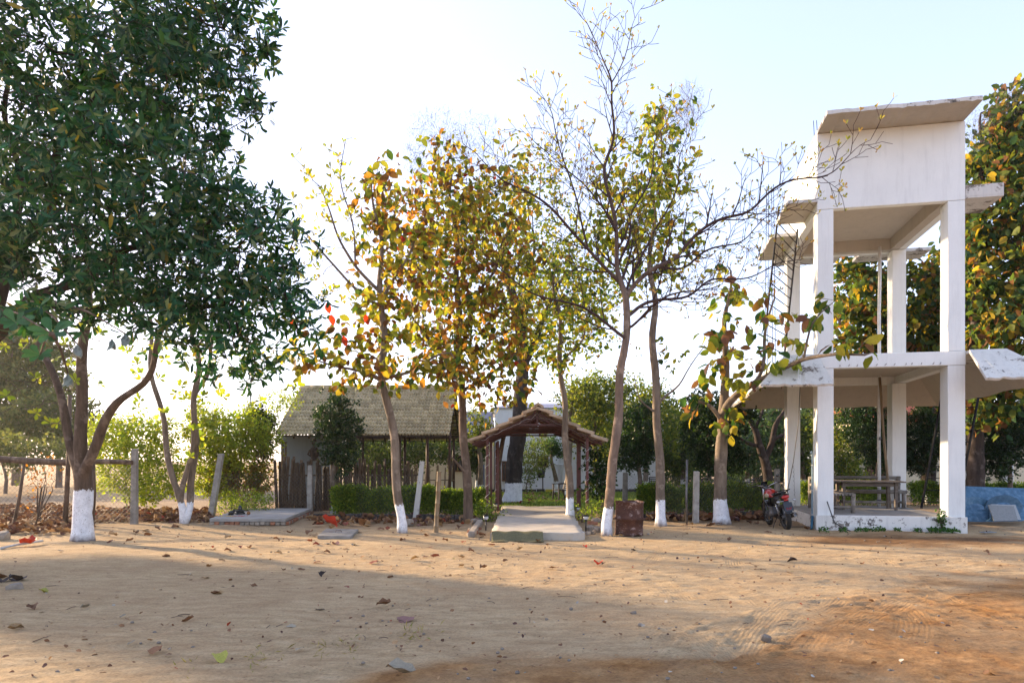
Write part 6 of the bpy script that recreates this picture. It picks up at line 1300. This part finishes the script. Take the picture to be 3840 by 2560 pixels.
p = at(2036,0,34.9); m = MB(); m.tube([(p.x,34.9,0),(p.x-.03,34.9,2.05)], .03, 6); r_ = thing('bucket_pole', 'thin pole with a black bucket by the white house', 'pole', (p.x,34.9,0)); m.build('shaft', M['bamboodark'], r_, True)
m = MB(); m.lathe([(.001,.78),(.17,.78),(.22,1.18),(.20,1.18)], 14, Matrix.Translation((p.x-.1,34.8,0))); m.build('bucket', M['black'], r_, True)
m = MB(); q = gp(2962,1900); m.tube([at(2962,1896,17.2), at(2990,1896,17.2)], .02, 6)
# birds' water dish hanging from the leafless tree
p = at(2828,1708,23.9); m = MB(); m.lathe([(.001,0),(.15,0),(.20,.06),(.185,.06),(.12,.015)], 14, Matrix.Translation(p)); 
for a in (0, 2.1, 4.2): m.tube([p+Vector((.19*math.cos(a),.19*math.sin(a),.06)), p+Vector((0,0,.62))], .004, 3)
props(m.build('hanging_dish', M['rubber'], None), 'shallow dark dish hung on strings from the leafless tree', 'dish')
# stones and border of the shallow steps at the left path edge
m = MB(); a = gp(1768,2012); b = gp(1800,1965); m.bar(a+Vector((0,0,.05)), b+Vector((0,0,.06)), .14, .13); props(m.build('kerb_stone', M['stone'], None, bevel=.02), 'long low kerb stone left of the path mouth', 'stone')
# ---------------------------------------------------------------- fallen leaves
DRY = [(.26,.14,.07,4),(.18,.09,.05,3),(.38,.24,.12,3),(.10,.05,.04,1.5),(.32,.06,.03,.35)]
def litter(label, region, n, size, pal=DRY, name='leaf_litter', z=.02, zr=.05, tpl='curl'):
    (x0,x1,D0,D1) = region; px = U(x0, x1, n); D = U(D0, D1, n); P = np.stack([(px-CX)/FPX*D, D, z+RG.random(n)*zr], 1)
    d = unit(RG.normal(size=(n,3))*np.array([1,1,.3])); nr = unit(RG.normal(size=(n,3))*.45+np.array([0,0,1])); c_, _ = pick(pal, n)
    props(link(name, leaves_mesh(name, tpl, P, d, nr, U(*size, n), c_, M['dryleaf'])), label, 'leaf litter', kind='stuff')
litter('thick carpet of dry brown leaves beyond and under the left wire fence', (-500,330,14.8,24), 2000, (.11,.22), zr=.09, pal=DRY[:4])
litter('dry leaves banked between the fence posts and the shrine slab', (310,790,17.6,22), 900, (.10,.22), zr=.07)
litter('dry leaves gathered along the foot of the hedge left of the path', (1160,1800,17.0,19.2), 260, (.12,.26), zr=.04)
litter('dry leaves gathered along the edging between drum and motorcycle', (2440,2900,18.2,19.6), 170, (.14,.34), zr=.06)
litter('scattered dry leaves on the lawn', (1880,2200,24,33), 110, (.1,.18), z=.09, zr=.02)
litter('tiny leaf crumbs and chips sprinkled over the yard', (-300,4100,5,17), 1500, (.015,.06), z=.012, zr=.02, tpl='flat', pal=DRY+[(.45,.42,.35,1)], name='leaf_crumbs')
tw_ = MB()
for i in range(90):
    D = random.uniform(6,16); x = random.uniform(-.75,.45)*D; a = random.uniform(0,6.3); l_ = random.uniform(.06,.25); tw_.tube([(x,D,.02),(x+l_*.5*math.cos(a)+.01,D+l_*.5*math.sin(a),.028),(x+l_*math.cos(a),D+l_*math.sin(a),.02)], .004, 3)
props(tw_.build('fallen_twigs', M['bark'], None), 'small fallen twigs scattered over the yard', 'twigs', kind='stuff')
# individual leaves, placed where the photograph shows them (px, py, length m, tone)
LV = [(1560,2532,.34,'g'),(965,2210,.17,'b'),(640,2112,.2,'b'),(590,2123,.12,'b'),(700,2105,.16,'t'),(842,2020,.22,'t'),(905,2060,.2,'r'),(940,2055,.2,'b'),(1050,2026,.2,'b'),(1060,2080,.2,'t'),(775,2130,.18,'o'),(640,2092,.2,'b'),
 (790,2170,.2,'t'),(765,2065,.17,'g'),(800,2067,.18,'b'),(845,2108,.2,'t'),(1060,2142,.17,'b'),(1110,2138,.2,'b'),(1205,2168,.26,'k'),(1240,2075,.18,'b'),(1350,2095,.16,'o'),(1380,2116,.24,'r'),(1210,2110,.22,'r'),(1450,2170,.14,'b'),
 (1310,2210,.24,'r'),(1410,2275,.26,'b'),(1530,2316,.34,'p'),(1540,2100,.22,'t'),(1585,2092,.18,'b'),(1650,2090,.24,'r'),(1745,2093,.2,'t'),(1800,2135,.24,'b'),(1780,2070,.18,'b'),(1680,2030,.2,'b'),(1590,2010,.24,'b'),(1575,1992,.28,'t'),
 (1480,2060,.12,'r'),(1605,2125,.14,'y'),(1700,2095,.1,'y'),(75,2045,.6,'red'),(180,2227,.2,'y'),(92,2360,.22,'t'),(130,2293,.26,'b'),(300,2285,.16,'g'),(475,2425,.12,'g'),(450,2322,.14,'g'),(835,2495,.22,'y'),(570,2460,.22,'b'),
 (1070,2352,.16,'g'),(680,2340,.18,'b'),(1140,2432,.14,'g'),(800,2234,.2,'t'),(830,2233,.18,'b'),(370,2086,.12,'y'),(460,2090,.12,'p'),(870,2068,.2,'b'),(720,2176,.12,'b'),(240,2070,.16,'g'),(1290,2060,.22,'t'),(1330,2045,.24,'g'),
 (1150,2005,.3,'b'),(1180,2015,.28,'t'),(1085,2000,.3,'b'),(1235,2040,.26,'g'),(1170,2035,.24,'r'),(1200,2045,.2,'r'),(1270,2045,.26,'p'),(1350,2000,.3,'b'),(1410,1985,.3,'b'),(1450,1990,.26,'r'),(1390,1975,.28,'t'),(1300,1975,.3,'r'),(1240,1985,.24,'t'),
 (1500,2030,.22,'b'),(1620,2055,.18,'r'),(1690,2005,.26,'b'),(1720,1985,.3,'b'),(1660,1975,.3,'t'),(1620,1960,.3,'b'),(1560,1975,.24,'p'),(1800,2020,.2,'t'),(1820,2012,.3,'b'),(1745,2035,.26,'red'),(1830,2046,.3,'r'),
 (2057,2130,.3,'b'),(2015,2032,.2,'b'),(2055,2048,.16,'b'),(2130,2063,.14,'t'),(2200,2055,.16,'red'),(2240,2119,.26,'red'),(2260,2120,.2,'b'),(2180,2157,.1,'y'),(2385,2067,.14,'k'),(2950,2109,.24,'k'),(2730,2030,.2,'b'),(2960,2150,.16,'o'),
 (2860,1996,.3,'b'),(2580,2003,.24,'t'),(2900,1978,.2,'b'),(3020,1985,.34,'b'),(2560,1972,.3,'b'),(2530,1950,.5,'p'),(2650,1975,.34,'b'),(2680,1965,.3,'b'),(2600,1968,.26,'t'),(2760,1930,.62,'p'),(2725,1955,.5,'p'),(2800,1960,.32,'b'),(2830,1965,.28,'b'),(2870,1950,.34,'b'),(2850,1942,.3,'t'),
 (2970,2145,.1,'y'),(3710,2076,.16,'b'),(3230,2115,.14,'b'),(1985,2085,.16,'b'),(1905,2105,.16,'b'),(1935,2064,.2,'t'),(1895,2064,.12,'b'),(1720,2128,.16,'t'),(1660,2163,.14,'b'),(1350,2250,.14,'b'),(1180,2290,.16,'k'),(1250,2210,.14,'b'),
 (10,2190,.36,'k'),(60,2185,.4,'k'),(30,2170,.36,'b'),(85,2180,.3,'k'),(500,1998,.3,'b'),(440,2010,.3,'t'),(560,2000,.3,'t'),(600,1990,.34,'b'),(640,1980,.3,'b'),(400,2040,.2,'p'),(470,2035,.24,'b'),(540,2012,.3,'b')]
TON = {'b':((.20,.10,.05),'brown'),'t':((.36,.24,.12),'tan'),'o':((.38,.20,.07),'orange-brown'),'r':((.26,.08,.05),'russet'),'k':((.05,.035,.03),'blackish'),'g':((.34,.30,.22),'grey'),'p':((.24,.13,.11),'mauve-brown'),'y':((.38,.36,.08),'yellowish'),'red':((.55,.06,.03),'bright red')}
LM = {}
places = [(1175,1350,1990,2050,'round the pit cover'),(1840,2200,2025,2065,'just before the path mouth'),(0,330,1900,2100,'near the left whitewashed tree'),(330,760,1900,2045,'beside the left fence post'),(760,1175,1900,2045,'before the shrine slab'),(1350,1840,1900,2045,'between the thin whitefoot and the path'),(2480,3060,1900,2010,'along the hedge foot left of the motorcycle'),
  (0,110,2150,2230,'heaped at the far left edge')]
def place(px, py):
    for a, b, c, d, s in places:
        if a <= px < b and c <= py < d: return s
    col = 'left third' if px < 1000 else 'middle left' if px < 1700 else 'centre' if px < 2400 else 'right side'
    row = 'far part' if py < 2110 else 'middle part' if py < 2250 else 'near part'
    return 'on bare dirt in the %s of the yard, %s' % (row, col)
from collections import Counter
shp = lambda px, py: ' farther out than the rest' if 0 else ''
labs = ['%s %s dry leaf %s' % ('large' if s >= .3 else 'medium' if s >= .2 else 'small', TON[k][1], place(px, py)) for px, py, s, k in LV]; cl = Counter(labs)
ordn = ['first from the left', 'second from the left', 'third from the left', 'fourth from the left', 'fifth from the left', 'sixth from the left', 'seventh from the left', 'eighth from the left']
for lb_ in [x for x in cl if cl[x] > 1]:
    ix = sorted([i for i in range(len(LV)) if labs[i] == lb_], key=lambda i: LV[i][0])
    for n_, i in enumerate(ix): labs[i] = labs[i].replace(' dry leaf', ' leaf').replace(' on bare dirt in', ' in')+', '+ordn[n_]
for (px, py, s, k), lb in zip(LV, labs):
    tpl = random.choice(['curl','curl','flat']); v = random.randrange(3); key = (tpl, k, v)
    if key not in LM:
        tv, tt = TPL[tpl]; tv = tv.copy(); tv[:, 2] += .06*np.sin(tv[:, 1]*7+v*2)*(1 if tpl == 'curl' else .6)+RG.normal(size=len(tv))*.012; tv[:, 0] *= 1+.15*(v-1)
        LM[key] = npmesh('dry_leaf', tv, tt, M['dryleaf'], np.repeat(np.array([TON[k][0]])*(.85+.15*v), len(tv), 0))
    p = gp(px, py); o = link('fallen_leaf', LM[key], None, loc=(p.x, p.y, .015+s*.03), rot=(random.uniform(-.15,.25), random.uniform(-.25,.25), random.uniform(0,6.28)), scale=s*.68); props(o, lb, 'leaf', 'fallen leaves lying singly about the yard')
# the red leaf propped on the pit cover and green debris on it
o = link('fallen_leaf', LM[('curl','red',0)] if ('curl','red',0) in LM else list(LM.values())[0], None, loc=(*gp(1265,2004).xy, .16), rot=(.6,.5,1.9), scale=.42); props(o, 'big bright red leaf propped up on the pit cover', 'leaf')
m = MB(); m.tube([gp(0,2062)+Vector((0,0,.03)), gp(60,2050)+Vector((0,0,.04)), gp(160,2036)+Vector((0,0,.05))], .022, 7); props(m.build('pale_stick', M['string'], None), 'pale stick lying under the bright red leaf at the left', 'stick')
# ---------------------------------------------------------------- weeds and grass wisps
def tuft(label, px0, px1, py, n, size, pal, spread, cat='weeds', z=.02, tpl='mid', name='weeds', up=.6):
    px = U(px0, px1, n); pyv = py+RG.normal(size=n)*spread; D = FPX*CH/(pyv-HY); P = np.stack([(px-CX)/FPX*D, D, z+RG.random(n)*.05], 1)
    cl_ = np.sin(px*.09)+np.sin(px*.023+2); k = cl_ > -.3; P = P[k]; n = len(P); c_, _ = pick(pal, n)
    props(link(name, leaves_mesh(name, tpl, P, RG.normal(size=(n,3))+np.array([0,0,up]), RG.normal(size=(n,3))+np.array([0,0,.6]), U(*size, n), c_, M['leaf'])), label, cat, kind='stuff')
WD = [(.05,.13,.04,2),(.08,.17,.05,1)]
tuft('low green weeds along the foot of the tower plinth', 3065, 3625, 1993, 1500, (.03,.07), WD, 3)
tuft('weeds by the column foot at the right plinth corner', 3460, 3600, 1992, 500, (.04,.09), WD, 4)
litter('dry grass wisps thinly spread near the front left of the yard', (900,1600,6.0,7.2), 10, (.02,.03), name='grass_crumb')
n = 520; px = U(650, 1650, n); t0 = (px-650)/1000; py = 2520-t0*150+RG.normal(size=n)*22; k = (np.sin(px*.021)+np.sin(px*.053+1)+RG.normal(size=n)*.4) > .5; px, py = px[k], py[k]; n = len(px); D = FPX*CH/(py-HY); P = np.stack([(px-CX)/FPX*D, D, np.full(n,.005)], 1); c_, _ = pick([(.40,.34,.16,3),(.26,.28,.10,1)], n)
tv, tt = TPL['tiny']; TPL['blade'] = (tv*np.array([.12,1,1]), tt)
props(link('dry_grass', leaves_mesh('dry_grass', 'blade', P, RG.normal(size=(n,3))+np.array([0,0,.5]), RG.normal(size=(n,3)), U(.04,.10,n), c_, M['leaf'])), 'dry pale grass wisps in the near left of the yard', 'grass', kind='stuff')
p = TP(2.62,-.07,0); wd = thing('plinth_weed', 'single leafy weed growing on the tower plinth near its right column', 'weed', p); m = MB()
st_ = []
for i in range(7):
    a = random.uniform(-1.2,1.2); h = random.uniform(.3,.5); q = p+Vector((math.sin(a)*.16,-.05,h)); m.tube([p+Vector((0,0,.05)), p.lerp(q,.5)+Vector((0,-.03,.05)), q], .004, 4); st_.append(q)
m.build('stem', M['bark'], wd, True); n = 120; ids = RG.integers(0,7,n); P = np.array([np.array(st_[i]) for i in ids]); f = U(.4,1.05,n)[:,None]; P = np.array(p)+ (P-np.array(p))*f+RG.normal(size=(n,3))*.02; c_, _ = pick(WD, n)
o = link('foliage', leaves_mesh('foliage', 'mid', P, RG.normal(size=(n,3))+np.array([0,-.3,.1]), RG.normal(size=(n,3))+np.array([0,0,.8]), U(.04,.08,n), c_, M['leaf'], wd.location), wd); o['kind'] = 'stuff'
# pebbles
m = MB()
for i in range(420):
    D = random.uniform(5,17); x = random.uniform(-.8,.8)*D; s = random.uniform(.006,.022); m.ball((x,D,.008), (s,s*random.uniform(.6,1),s*.6), 5, 4)
props(m.build('pebbles', M['stone'], None), 'small pebbles sprinkled over the dirt yard', 'pebbles', kind='stuff')
for i, (px, py, s, lb) in enumerate(((2376,2303,.42,'small white stone chip in the near right of the yard'),(2870,2398,.6,'larger white flat stone near the dark tyre tracks'),(2140,2285,.3,'white pebble in the near centre of the yard'),(2400,2345,.3,'pale chip below the small white stone'),(2210,2150,.25,'grey pebble near the yellow leaf in the yard centre'),(2700,2170,.25,'pale pebble among the thin tyre tracks'))):
    o = stone(lb, px, py, s, 'stone_chip', None, 'stone'); 
print('TREES', LOG)
# ---------------------------------------------------------------- morning haze
def haze(dens=.0003):
    m = bpy.data.materials.new('haze'); m.use_nodes = True; t = m.node_tree; t.nodes.clear(); o = t.nodes.new('ShaderNodeOutputMaterial'); v = t.nodes.new('ShaderNodeVolumePrincipled')
    v.inputs['Color'].default_value = (.95, .95, .93, 1); v.inputs['Density'].default_value = dens; v.inputs['Anisotropy'].default_value = .6
    t.links.new(v.outputs[0], o.inputs['Volume']); b = MB(); b.box((0, 30, 9), (320, 240, 22)); h = b.build('haze', m, None); h['kind'] = 'stuff'; h['label'] = 'thin warm morning haze over the whole yard'
haze()
